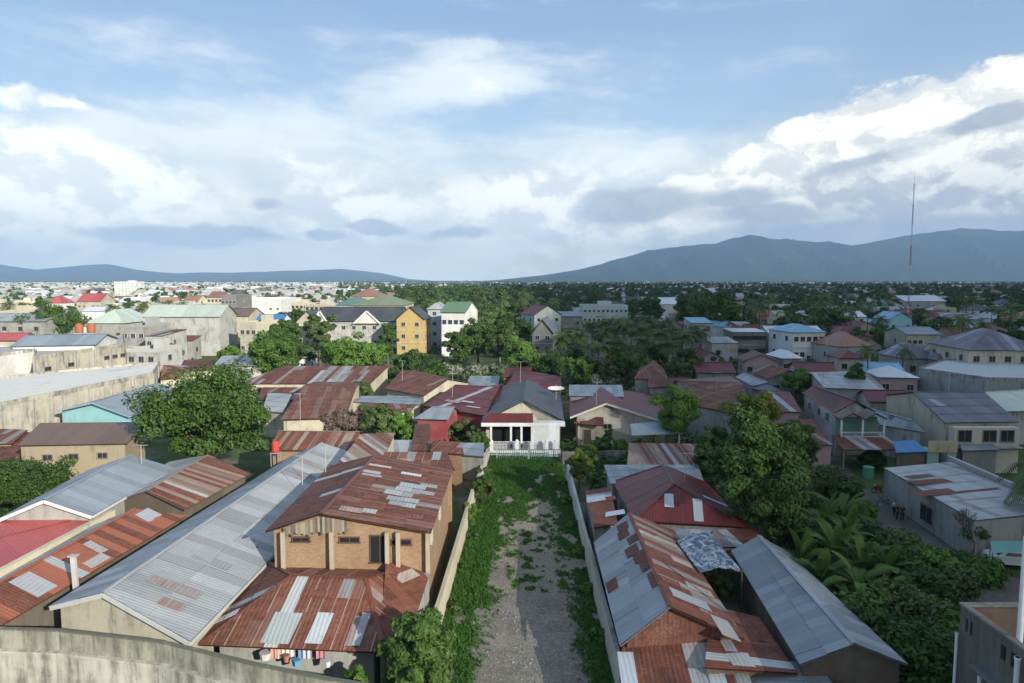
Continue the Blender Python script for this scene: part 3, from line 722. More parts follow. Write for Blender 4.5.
    # grey undersides and small dark clouds
    dk = sm(blob(640, 207, 85, 26)*1.7, blob(730, 200, 90, 18, 6)*1.0, blob(985, 120, 80, 16, 12)*1.5, blob(850, 165, 110, 11, 10)*.9, blob(880, 235, 260, 30)*1.2, blob(190, 236, 150, 13)*1.6, blob(383, 224, 45, 9)*1.6, blob(326, 233, 30, 8)*1.4, blob(450, 230, 60, 9)*.9, blob(270, 205, 30, 14)*1.0, blob(760, 215, 150, 20)*.9, blob(690, 245, 240, 14)*.7)
    dm = (dk+(f_mid-.5)*1.0+(f_fine-.5)*.3).ss(.22, .75)
    c = mixc(nt, dm*.82, c, mixc(nt, f_big.ss(.35, .65), (3.1, 3.8, 5.0, 1), (4.6, 5.1, 6.1, 1)))
    # low mist on the horizon
    c = mixc(nt, (1-e.ss(-.01, .075))*.75, c, mixc(nt, a.ss(-.3, .5), (9.4, 9.6, 9.5, 1), (7.8, 8.0, 8.4, 1)))
    k = a.ss(.75, 1.5)*-.24+.95
    c = mixc(nt, 1.0, c, comb(nt, k*1.01, k*1.01, k*.95), 'MULTIPLY')
    nt.links.new(c.k, bg.inputs[0])
build_world()
wd.cycles.sampling_method = 'MANUAL'; wd.cycles.sample_map_resolution = 256
# haze
hz = MB(); hz.box(-17000, -3500, -2, 17000, 16200, 880)
me = bpy.data.meshes.new('haze'); me.from_pydata(hz.v, [], hz.f); ho = bpy.data.objects.new('haze', me); COL.objects.link(ho); ho['kind'] = 'stuff'
hm = bpy.data.materials.new('air_haze'); hm.use_nodes = True; nt = hm.node_tree; nt.nodes.clear()
o_ = nt.nodes.new('ShaderNodeOutputMaterial'); pv = nt.nodes.new('ShaderNodeVolumePrincipled'); nt.links.new(pv.outputs[0], o_.inputs['Volume'])
pv.inputs['Color'].default_value = (.46, .70, 1.0, 1); pv.inputs['Density'].default_value = .00008; pv.inputs['Anisotropy'].default_value = 0.0; me.materials.append(hm)
import bmesh
_b = bmesh.new(); _b.from_mesh(me); bmesh.ops.remove_doubles(_b, verts=_b.verts, dist=.01); bmesh.ops.recalc_face_normals(_b, faces=_b.faces); _b.to_mesh(me); _b.free()

# ================================================================== SETTING
def struct(name, mb, mat, smooth=False):
    o = mb.build(name, mat, smooth=smooth); o['kind'] = 'structure'; return o
g = MB(); g.poly([(-16900, -3000, 0), (16900, -3000, 0), (16900, 16100, 0), (-16900, 16100, 0)]); struct('ground', g, 'ground')
# a bank of cloud added out of view behind the camera, shaped to shade the town's right half
def shade_cloud_bank():
    hc = 960.0; k = hc/math.tan(R(SUN_EL)); ox, oy = .622*k, -.783*k
    E_ = [(-900, 30), (-100, 14), (20, 9), (45, 7), (100, 1), (200, -2), (400, -10), (1200, -60), (3000, -200)]
    def ex(y):
        for (y0, x0), (y1, x1) in zip(E_, E_[1:]):
            if y <= y1: return x0+(x1-x0)*(y-y0)/(y1-y0)
        return E_[-1][1]
    rg = random.Random(5); m = MB(); ys = [-900, -500, -250, -100, -40, 0, 30, 60, 90, 120, 160, 200, 260, 330, 420, 550, 720, 950, 1250, 1600, 2100, 2600, 3000]
    ts = [0, .004, .02, .06, .14, .27, .45, .7, 1]; lo, hi = [], []
    for i, y in enumerate(ys):
        a, b = [], []
        for j, t in enumerate(ts):
            ed = min(1, t*12, (i)*.5, (len(ys)-1-i)*.5); x = ex(y)+t*5200; bump_ = rg.uniform(.6, 1.3)
            a.append((x+ox, y+oy, hc-(12*ed*bump_))); b.append((x+ox, y+oy, hc+.5+170*ed*bump_))
        lo.append(a); hi.append(b)
    for i in range(len(ys)-1):
        for j in range(len(ts)-1):
            m.poly([lo[i][j], lo[i+1][j], lo[i+1][j+1], lo[i][j+1]], (.8, .8, .82, 0)); m.poly([hi[i][j], hi[i][j+1], hi[i+1][j+1], hi[i+1][j]], (.8, .8, .82, 0))
    o = struct('shade_cloud', m, 'shade_cloud_mat', True)
mm, nt, b = newmat('shade_cloud_white'); b.inputs['Base Color'].default_value = (.85, .86, .88, 1); b.inputs['Roughness'].default_value = 1; M['shade_cloud_mat'] = mm
shade_cloud_bank()
def interp(T, x):
    if x <= T[0][0]: return T[0][1]
    for (a, ya), (b_, yb) in zip(T, T[1:]):
        if x <= b_: return ya+(yb-ya)*(x-a)/(b_-a)
    return T[-1][1]
from mathutils import noise as mn
def hills():
    rightT = [(470, 0), (500, 2), (545, 7), (600, 17), (650, 31), (690, 36), (715, 38), (745, 47), (770, 44), (800, 42), (850, 38), (900, 43), (960, 50), (1024, 51), (1150, 56), (1300, 60)]
    leftT = [(-600, 30), (-200, 26), (0, 18), (40, 12), (75, 15), (110, 17), (140, 12), (180, 8), (240, 9), (300, 10), (345, 12), (380, 8), (410, 2), (440, 0)]
    for T, d0, d1, nm, p0, p1 in ((rightT, 8200, 11500, 'hills', 470, 1300), (leftT, 11500, 15500, 'hills', -600, 440)):
        m = MB(); nc = 260; nr = 22; grid = []
        for i in range(nc):
            px = p0+(p1-p0)*i/(nc-1); row = []
            for j in range(nr):
                t = j/(nr-1); d = d0+(d1-d0)*t; x = (px-512)/700*d
                sh = math.sin(min(1, t/.62)*math.pi/2)**1.15 if t < .62 else max(0, 1-((t-.62)/.38)**2*.6)
                top = interp(T, px)*(d0+(d1-d0)*.62)/700
                q = mn.fractal(Vector((x*.0009, d*.0009, .3)), 1.0, 2.0, 6); q2 = abs(mn.noise(Vector((x*.0016, d*.0005, 2))))
                z = top*(sh-.42*abs(mn.noise(Vector((x*.0019+d*.0004, d*.00035, 4))))*math.sin(math.pi*min(1, t/.62))*(1 if t < .62 else 0))*(1+q*.12) - (8 if j == 0 else 0)
                row.append((x, d, max(z, -1.5) if j else -1.5))
            grid.append(row)
        for i in range(nc-1):
            for j in range(nr-1): m.poly([grid[i][j], grid[i+1][j], grid[i+1][j+1], grid[i][j+1]])
        struct(nm, m, 'hills', True)
hills()
# alley floor, street
def sheet_strip(name, L, Rr, z, mat):
    m = MB()
    for (a, b), (c, d) in zip(zip(L, Rr), list(zip(L, Rr))[1:]):
        m.poly([(a[0], a[1], z), (b[0], b[1], z), (d[0], d[1], z), (c[0], c[1], z)])
    return struct(name, m, mat)
sheet_strip('path', [(-5.6, 20), (-4.8, 46), (-4.0, 71), (-2.9, 92)], [(6.3, 20), (6.3, 46), (6.45, 71), (6.6, 92)], .004, 'gravel')
sheet_strip('road', [(33.5, 30), (34, 50), (34, 62), (37, 84), (40, 104)], [(43.5, 30), (42, 50), (39.4, 60), (40.7, 78), (47, 104)], .008, 'road')
# grass in the alley: dense tufts left, ragged right, thinning toward the track
def grass():
    rg = np.random.default_rng(3); N = 150000
    y = 26+rg.random(N)*67; x = -5.0+rg.random(N)*11.4
    lx = -5.0+(y-44)*.038
    n2 = np.array([mn.fractal(Vector((a*1.1, b_*.8, 7)), .9, 2, 4) for a, b_ in zip(x, y)])
    nz = np.array([mn.fractal(Vector((a*.45, b_*.22, 0)), .9, 2, 5) for a, b_ in zip(x, y)])
    le = np.interp(y, [26, 36, 45, 55, 70, 80, 92], [1.2, 1.9, 2.3, 2.6, 3.9, 6.4, 12])+nz*1.9
    re = np.interp(y, [26, 36, 45, 55, 70, 80, 92], [1.0, 1.2, 1.3, 1.1, 1.2, 2.2, 6])+nz*1.2
    dl = x-lx; dr = 6.35-x
    sf = rg.normal(size=N)*.55; keep = ((dl+sf < le) | (dr+sf < re) | ((n2 > .26) & (rg.random(N) < .45) & (y > 52))) & (dl > 0)
    keep &= (nz > -.42) | (dl < le*.55)
    x, y, dl, dr, le = x[keep], y[keep], dl[keep], dr[keep], le[keep]; n = len(x); N3 = n*2
    hh = .14+.30*rg.random(n)*np.clip(1.3-dl/np.maximum(le, .3), .25, 1)+np.where(dl < 1.2, .22*rg.random(n), 0)
    X = np.repeat(x, 2)+rg.normal(size=N3)*.06; Y = np.repeat(y, 2)+rg.normal(size=N3)*.06; Hh = np.repeat(hh, 2)*(.7+.6*rg.random(N3))
    an = rg.random(N3)*6.283; ay = np.stack([np.cos(an)*Hh*.45, np.sin(an)*Hh*.45, Hh*.5], 1); ctr = np.stack([X, Y, Hh*.45], 1)
    w = .035+.05*rg.random(N3); ax = np.stack([-np.sin(an)*w, np.cos(an)*w, np.zeros(N3)], 1)
    o = quads_mesh('grass', ctr, ax, ay, rg.random(N3)*.6+np.repeat(rg.random(n), 2)*.3, 'grass'); o['kind'] = 'stuff'
grass()
def stones():
    rg = random.Random(8); m = MB()
    for k in range(2600):
        y = rg.uniform(27, 75); x = rg.gauss(1.6, 1.8)
        if not -4 < x < 6: continue
        r = rg.uniform(.02, .075)*(1.5 if rg.random() < .06 else 1); c = rg.uniform(.14, .34); cc = (c, c*.97, c*.9, .1); z = .004
        a = rg.random()*6; pts = [(x+math.cos(a+i*1.26)*r*rg.uniform(.7, 1.2), y+math.sin(a+i*1.26)*r*rg.uniform(.7, 1.2)) for i in range(5)]
        lo = [Vector((p[0], p[1], z)) for p in pts]; hi = [Vector((x+(p[0]-x)*.6, y+(p[1]-y)*.6, z+r*.8)) for p in pts]
        for i in range(5): m.poly([lo[i], lo[(i+1) % 5], hi[(i+1) % 5], hi[i]], cc)
        m.poly(hi, cc)
    o = m.build('gravel_stones', 'paint'); o['kind'] = 'stuff'
stones()

# ================================================================== NEAR LEFT
# front yard wall along the bottom of the picture
def wall_run(name, label, pts, h, th, col, mat='plaster', cap=None, zs=None, cat='wall'):
    root = empty(name, (pts[0][0], pts[0][1], 0), 0, label, cat); m = MB(); cm = MB()
    for (a, b) in zip(pts, pts[1:]):
        a, b = Vector((*a[:2], 0)), Vector((*b[:2], 0)); d = (b-a).normalized(); n = Vector((d.y, -d.x, 0))*th/2; Z = Vector((0, 0, h))
        base = [a-n, a+n, b+n, b-n]; base = base[::-1]
        m.hexa(base, [p+Z for p in base], col)
        n2 = n*1.35; bb = [a-n2+Z, a+n2+Z, b+n2+Z, b-n2+Z][::-1]
        if cap: cm.hexa([p+Vector((0, 0, .002)) for p in bb], [p+Vector((0, 0, .09)) for p in bb], cap)
        L = (b-a).length
    org = (pts[0][0], pts[0][1], 0)
    m.build('wall_face', mat, root, org=org)
    if cap: cm.build('coping', mat, root, org=org)
    return root
YW = 4.7
pA = G(-60, 626, YW); pB = G(0, 629, YW); pC = G(60, 631, YW); pD = G(160, 642, YW); pE = G(256, 665, YW); pF = G(330, 680, YW); pG_ = G(420, 694, YW)
wall_run('yard_wall', 'long mould-stained cream yard wall running along the bottom left edge', [(p.x, p.y) for p in (pA, pB, pC, pD, pE, pF, pG_)], YW, .18, (.36, .35, .28, .55), cap=(.30, .29, .22, .75))
wall_run('yard_wall_ledge', 'lower whitish stained ledge along the foot of the yard wall', [(p.x-.02, p.y-.26) for p in (pA, pB, pC, pD, pE, pF, pG_)], YW-1.15, .22, (.50, .48, .41, .52), cap=(.52, .5, .42, .5))
# zinc warehouse
w_ = gable4('warehouse', 'long pale zinc-roofed warehouse with cream gable end behind the yard wall', 'warehouse', [(190, 642), (368, 458), (322, 443), (103, 593)], 4.0, 6.0, 'zinc', 'cream', 'zincblue', trim=(.5, .5, .48, .4), coarse=1.25, seed=4, mirror=.68,  # left slope takes a darker bluish zinc, its shade put into the colour
            patch=[(.09, .55, .9, 3.4, (.33, .30, .28, .53)), (.05, .42, .9, 1.5, (.35, .28, .26, .56)), (.20, .5, .9, 2.6, (.3, .3, .3, .42)), (.3, .5, .9, 3.0, (.34, .34, .35, .40)), (.42, .35, .9, 2.5, (.36, .36, .37, .4))])
# rusty shed roof with ridge post
gable4('long_shed', 'long orange-rust shed roof between the warehouse and cream parapet', 'shed', [(-70, 668), (187, 516), (135, 509), (-60, 615)], 3.5, 4.7, 'orange', 'wood', 'zincblue', seed=11,
       patch=[(.33, .5, 1.7, 2.2, (.40, .40, .40, .4)), (.62, .55, .8, 1.6, (.40, .38, .36, .48)), (.95, .6, 1.8, 1.5, (.4, .41, .42, .3)), (.56, .2, 2, .8, (.4, .38, .36, .35))])
gable4('corrugated_shed', 'shed with peeling beige and rust corrugated roof beside the big tree', 'shed', [(185, 510), (250, 474), (208, 455), (146, 491)], 3.8, 5.2, 'beigerust', 'wood', 'zinc', seed=21)
gable4('zinc_house', 'grey gabled house with clean zinc roof beside the red roof', 'house', [(92, 516), (175, 468), (131, 455), (44, 500)], 4.5, 6.0, 'greyclean', 'grey', 'greyclean', trim=(.6, .6, .58, .1))
mono('red_roof_building', 'low building with flat matt red metal roof at the left edge', 'building', [G(-60, 585, 3.6), G(0, 569, 3.6), G(92, 521, 4.0), G(-20, 517, 4.4)], 'red', 'cream')
a, b_ = G(-40, 592, 4.0), G(113, 511, 4.0)
wall_run('parapet_wall', 'narrow cream parapet beside the flat red roof', [(a.x, a.y), (b_.x, b_.y)], 4.0, .35, (.60, .53, .36, .25), cap=(.58, .52, .38, .25))
a = G(78, 590, 3.6); p_ = MB(); p_.bar((a.x, a.y, 0), (a.x-.2, a.y, 5.9), .3, .22, (.5, .5, .5, .3)); t_ = empty('vent_post', (a.x, a.y, 0), 0, 'grey square vent post standing through the orange rusted shed roof', 'post'); p_.build('shaft', 'plaster', t_, org=(a.x, a.y, 0)); q_ = MB(); q_.box(-.45, -.22, 5.9, .1, .22, 5.98, (.4, .4, .4, .3)); q_.build('cap', 'plaster', t_)
# brown brick house
mono('brick_store', 'tan brick building with plain brown metal roof left of the big tree', 'house', [G(17, 446, 5.3), G(127, 444, 5.3), G(147, 422, 6.6), G(40, 423, 6.6)], 'brown', 'tan', wins=(('f', .25, 3.9, 1.0, .55), ('f', .5, 3.95, 1.0, .55), ('f', .78, 4.0, 1.0, .55)), seed=6)
mono('rust_lean_to', 'small rusty lean-to roof at the left edge below the brown roof', 'shed', [G(-30, 470, 3.2), G(18, 462, 3.2), G(30, 432, 4.4), G(-30, 432, 4.4)], 'rust', 'tan', seed=3)
mono('rust_flat_shed', 'low rusty roof corner at the far left edge above the bush', 'shed', [G(-40, 446, 4.2), G(12, 444, 4.2), G(28, 430, 4.8), G(-20, 428, 4.8)], 'rustzinc', 'tan', seed=5)
# turquoise house
gable4('turquoise_house', 'turquoise gabled house with grey metal roof below the long concrete roof', 'house', [(130, 416), (186, 392), (158, 383), (92, 402)], 5.0, 6.6, 'greyclean', 'turq', 'greyclean', trim=(.3, .42, .5, .1), inset=.5)
# concrete slab building (vertices from eaves at z 7)
def slab_building(name, label, corners, z, wall, par=.5, z0=0, cat='building', deck=(.40, .39, .36, .35), cols=True, wins=()):
    c = [Vector((p.x, p.y, 0)) for p in corners]; cc = sum(c, Vector())/len(c); org = (cc.x, cc.y, 0); root = empty(name, org, 0, label, cat); wm, wc = WM[wall]
    w = MB(); n = len(c)
    for i in range(n):
        a, b = c[i], c[(i+1) % n]; w.poly([a, b, b+Vector((0, 0, z-.02)), a+Vector((0, 0, z-.02))], wc)
    w.build('wall', wm, root, org=org)
    d = MB(); d.hexa([p+Vector((0, 0, z-.2)) for p in [cc+(q-cc)*.985 for q in c]][::-1], [p+Vector((0, 0, z)) for p in [cc+(q-cc)*.985 for q in c]][::-1], deck)
    d.f = d.f; d.build('roof', 'conc', root, org=org)
    if par:
        p_ = MB()
        for i in range(n):
            a, b = c[i], c[(i+1) % n]; dd = (b-a).normalized(); nn = Vector((dd.y, -dd.x, 0)); q = [a-nn*.02, b-nn*.02, b+nn*.15*-1-nn*.05, a-nn*.2]
            q = [a+nn*.03, b+nn*.03, b-nn*.2, a-nn*.2]
            p_.hexa([v+Vector((0, 0, z-.35)) for v in q][::-1], [v+Vector((0, 0, z+par)) for v in q][::-1], (*wc[:3], .5) if wm != 'brick' else (.42, .40, .35, .5))
        p_.build('parapet', 'plaster', root, org=org)
    if cols:
        for i in range(n):
            a, b = c[i], c[(i+1) % n]; L = (b-a).length; dd = (b-a).normalized(); nn = Vector((dd.y, -dd.x, 0)); m_ = max(1, int(L/5))
            for j in range(m_+1):
                k_ = MB(); p = a.lerp(b, j/m_)+nn*.03; k_.bar(p, p+Vector((0, 0, z)), .35, .3, (.40, .39, .35, .45)); k_.build('column', 'plaster', root, org=org)
    for i, t, zc, ww, hh in wins: window(root, c[i]-Vector(org), c[(i+1) % n]-Vector(org), t, zc, ww, hh)
    occ(cc.x, cc.y, max((q-cc).length for q in c)*.8)
    for q in c: occ(cc.x*.5+q.x*.5, cc.y*.5+q.y*.5, 8)
    return root
slab_building('concrete_building', 'long low building with mouldy flat concrete roof at left', [G(-40, 413, 7), G(0, 405, 7), G(153, 374, 7), G(160, 363, 7), G(60, 372, 7), G(-60, 385, 7)], 7, 'brickpale', .35, deck=(.66, .64, .58, .38))
slab_building('white_block', 'plain off-white rendered block at the left edge above the concrete roof', [G(-30, 358, 9.5), G(34, 350, 9.5), G(36, 346, 9.5), G(-30, 347, 9.5)], 9.5, 'white', .2, cols=False)
slab_building('brick_warehouse', 'long pale brick building with concrete pillars behind the concrete roof', [G(34, 358, 9), G(126, 345, 9), G(124, 336, 9), G(36, 350, 9)], 9, 'brickpale', .4, wins=((0, .12, 6.5, 1.6, .7), (0, .35, 6.6, 1.6, .7), (0, .75, 6.8, 1.6, .7), (0, .85, 6.8, 1.6, .7), (0, .95, 6.8, 1.6, .7)))
r_ = phouse('villa', 'white villa with wide pale grey metal roof at the left edge', 'house', 8, 80, 345, 10.2, 16, 'gx', 11.8, 'greyclean', 'white', R(14), 360, nf=6, ns=2, floors=2)
phouse('metal_roof_hall', 'low hall with pale grey roof beside the round green tree', 'hall', -20, 44, 321, 11, 18, 'gx', 13, 'zinc', 'grey', 0, 330, nf=4, ns=1, floors=2)
phouse('concrete_block', 'unfinished two-storey concrete house left of the great grey hall', 'house', 122, 148, 327, 11, 12, 'flat', 11.6, 'zinc', 'grey', R(-6), 365, nf=3, ns=2, floors=2, seed=3)
phouse('concrete_annex', 'grey annex with dark windows beside the unfinished concrete house', 'house', 147, 164, 336, 9, 12, 'mono', 10.0, 'rustzinc', 'palegrey', R(-6), 365, nf=2, ns=1, floors=2)
phouse('red_house', 'dark red low roof at the left edge above the white block', 'house', -20, 18, 340, 9, 8, 'gx', 10.5, 'red', 'cream', 0, 348, nf=2)
# great grey hall with pale green roof
phouse('grey_hall', 'huge blank grey walled hall with pale green hipped roof', 'hall', 143, 219, 316.5, 12.5, 14, 'gx', 16.0, 'palegreen', 'palegrey', 0, 350, nf=0, ns=0)
phouse('rust_awning_shed', 'small rust-roofed lean-to against the great grey hall', 'shed', 168, 192, 341, 6.0, 6, 'mono', 7.2, 'rust', 'grey', 0, 350, nf=1)
# ---------------------------------------------------------------- brick house
BK = (.10, .07, .05, .4)
rb = gable('brick_house', 'two-storey brick house with patched rust roof beside the grassy lot', 'house',
      [G(265, 532, 7), G(321, 514, 8.3), G(431, 533, 7), G(453, 470, 7), G(376, 455, 8.3), G(330, 466, 7)], 'rust', 'brick', 'darkrust', inset=.45, seed=12,
      wins=(('f', .18, 6.35, 1.1, .25, BK), ('f', .50, 6.35, 1.3, .3, BK), ('f', .84, 6.2, 1.3, .3, BK), ('f', .70, 5.7, 1.25, 1.85, BK), ('r', .2, 5.6, .6, 1.0), ('r', .55, 5.6, .6, 1.0)),
      patch=[(.42, .40, 1.0, 1.3, ZM+(.3,)), (.42, .52, 1.0, 1.3, ZL+(.25,)), (.50, .44, 1.0, 1.2, ZL+(.2,)), (.50, .33, .9, 1.4, ZM+(.35,)), (.57, .42, 1.0, 1.3, ZL+(.3,)), (.57, .30, .9, 1.2, ZL+(.35,)), (.34, .46, .9, 1.3, ZM+(.35,)), (.35, .32, .9, 1.4, ZL+(.3,)), (.28, .42, .8, 1.2, ZM+(.45,)), (.28, .30, .9, 1.0, ZL+(.4,)), (.5, .2, .8, 1.4, ZM+(.4,)), (.62, .2, .8, 1.4, ZM+(.35,)),
             (.76, .45, .6, 1.7, (.6, .6, .6, .1)), (.80, .85, .5, 2.0, (.5, .45, .42, .35)), (.62, .85, .4, 1.6, (.45, .4, .38, .45)), (.1, .78, .9, 1.6, (.4, .3, .27, .5)), (.12, .62, .8, 1.0, (.42, .4, .4, .4)), (.7, .62, .8, 1.0, (.17, .05, .04, .7)), (.3, .7, .9, 1.2, (.2, .07, .05, .8)), (.15, .2, .8, 1.2, (.22, .08, .06, .7)), (.88, .3, .8, 1.2, (.22, .08, .06, .7))])
org_b = rb.location
sl_ = MB(); rr_ = random.Random(6)
for i in range(26):
    t = .05+.42*i/26; px = 276+(431-276)*t*.98; p = G(px, 533, 7); apx = G(321, 514, 8.3); zt = 6.95+(8.3-7)*max(0, 1-abs(p.x-apx.x)/(4.2 if p.x < apx.x else 7.6))-.2
    sl_.box(p.x-org_b.x-.09, p.y-org_b.y+.22+rr_.uniform(0, .05), 6.9+rr_.uniform(-.25, .1), p.x-org_b.x+.07, p.y-org_b.y+.27, zt, [(.30, .25, .18, .3), (.12, .10, .07, .3), (.20, .16, .11, .3), (.05, .04, .03, .3)][rr_.randrange(4)])
sl_.build('gable_boards', 'plaster', rb)
for px in (281, 330, 386, 397, 427):
    p = G(px, 534, 7)+Vector((0, .35, 0)); m = MB(); m.bar((p.x-org_b.x, p.y-org_b.y, 4.2), (p.x-org_b.x, p.y-org_b.y, 7.0), .28, .24, (.40, .33, .24, .35)); m.build('pillar', 'plaster', rb)
mono('rust_annex', 'narrow brick annex with stepped rust roof behind the brick house', 'shed', [G(375, 470, 6.6), G(455, 470, 6.6), G(447, 452, 7.2), G(385, 452, 7.2)], 'rust', 'brick', seed=31, patch=[(.3, .5, 2, .7, (.4, .35, .33, .5))])
# lower front house (hip roof)
hp = hip('front_house', 'house with wide rust hipped roof at the foot of the brick house', 'house',
    [G(198, 645, 3.0), G(384, 653, 3.0), G(432, 560, 3.0)+Vector((-.2, 0, 0)), G(255, 556, 3.0)], [G(292, 575, 5.0), G(366, 579, 5.0)], 'rust', 'grey', seed=9, inset=.9,
    patch=[(0, [(.38, .25, 1.7, 2.3, (.40, .43, .40, .35)), (.62, .27, 1.0, 2.3, (.50, .52, .53, .15)), (.84, .25, .5, 2.2, (.32, .26, .23, .5)), (.89, .28, .5, 2.4, (.40, .40, .40, .45))]), (3, [(.85, .15, .7, 2.2, (.6, .62, .65, .05))])])
mono('patched_awning', 'rust and zinc patched awning in the corner below the brick house', 'awning', [G(378, 655, 2.9), G(408, 640, 2.9), G(431, 570, 4.0), G(386, 562, 4.9)], 'rustzinc', 'grey', seed=14, patch=[(.5, .85, 1.6, .9, (.45, .40, .36, .5))])
# clutter on the porch behind the yard wall
def clutter():
    base = G(290, 668, 1.2)
    for k, (px, py, c, lab, cat, w, h) in enumerate([
        (262, 661, (.6, .6, .58), 'white plastic tub among the porch clutter', 'tub', .7, .4), (283, 664, (.4, .16, .12), 'faded red bucket among the porch clutter', 'bucket', .35, .4),
        (293, 668, (.12, .3, .5), 'blue crate among the porch clutter', 'crate', .55, .35), (311, 655, (.15, .35, .2), 'green round basin hung above the porch', 'basin', .5, .5), (325, 669, (.6, .62, .65), 'pale bucket at the right end of the porch', 'bucket', .35, .35)]):
        p = G(px, py, 2.4); p.y += .6; r = empty({'tub': 'plastic_tub', 'bucket': 'bucket', 'crate': 'crate', 'basin': 'basin'}[cat], (p.x, p.y, 2.2), 0, lab, cat); m = MB(); n = 10 if cat != 'crate' else 4
        ring = lambda rr, z: [Vector((math.cos(2*math.pi*i/n)*rr, math.sin(2*math.pi*i/n)*rr, z)) for i in range(n)]
        m.hexa(ring(w*.4, 0), ring(w*.5, h), (*c, .1)); m.build('body', 'paint', r); q = MB(); q.hexa(ring(w*.52, h-.04), ring(w*.52, h+.01), (*[x*.7 for x in c], .1)); q.build('rim', 'paint', r)
    for k, (px, c) in enumerate([(272, (.5, .25, .2)), (279, (.55, .5, .4)), (288, (.6, .6, .62)), (300, (.15, .25, .45)), (305, (.5, .5, .5)), (318, (.45, .2, .25))]):
        p = G(px, 650, 3.0); p.y += .5; m = MB(); w = .5; h = .75
        for i in range(4):
            x0 = -w/2+w*i/4; x1 = x0+w/4; y0, y1 = (.05 if i % 2 else -.05), (-.05 if i % 2 else .05)
            m.hexa([Vector((x0, y0, -h)), Vector((x1, y1, -h)), Vector((x1, y1+.03, -h)), Vector((x0, y0+.03, -h))], [Vector((x0, y0, 0)), Vector((x1, y1, 0)), Vector((x1, y1+.03, 0)), Vector((x0, y0+.03, 0))], (*c, .1))
        o = m.build('hanging_shirt', 'paint'); o.location = (p.x, p.y, 2.95)
        tag(o, ['faded red', 'beige', 'white', 'dark blue', 'grey', 'plum'][k]+' laundry hanging under the rusty porch eave', 'laundry', 'laundry under the porch eave')
    l = MB(); a, b = G(262, 650, 3.0), G(330, 652, 3.0); l.tube([(a.x, a.y+.5, 2.97), (b.x, b.y+.5, 2.97)], .012, 4); o = l.build('clothes_line', 'steel'); tag(o, 'thin clothes line strung under the rusty porch eave', 'clothes line')
clutter()
# alley walls
wall_run('lot_wall', 'cream mould-streaked wall on the left side of the grassy lot', [(-5.35, 38), (-4.95, 46), (-4.1, 71)], 2.3, .2, (.60, .53, .40, .25), cap=(.50, .44, .33, .35))
wall_run('lot_wall', 'short far stretch of pale wall left of the green gate', [(-4.1, 71.3), (-3.1, 92.5)], 1.9, .2, (.60, .57, .50, .3), cap=(.5, .48, .42, .35))
wall_run('lot_wall', 'long grey mouldy wall on the right side of the gravel lot', [(6.15, 34), (6.35, 57)], 2.3, .2, (.50, .50, .46, .3), cap=(.42, .42, .38, .45))
wall_run('lot_wall', 'far right stretch of whitish wall beside the yellow-green bush', [(6.4, 57.3), (6.7, 83)], 2.0, .2, (.58, .58, .56, .3), cap=(.5, .5, .46, .4))
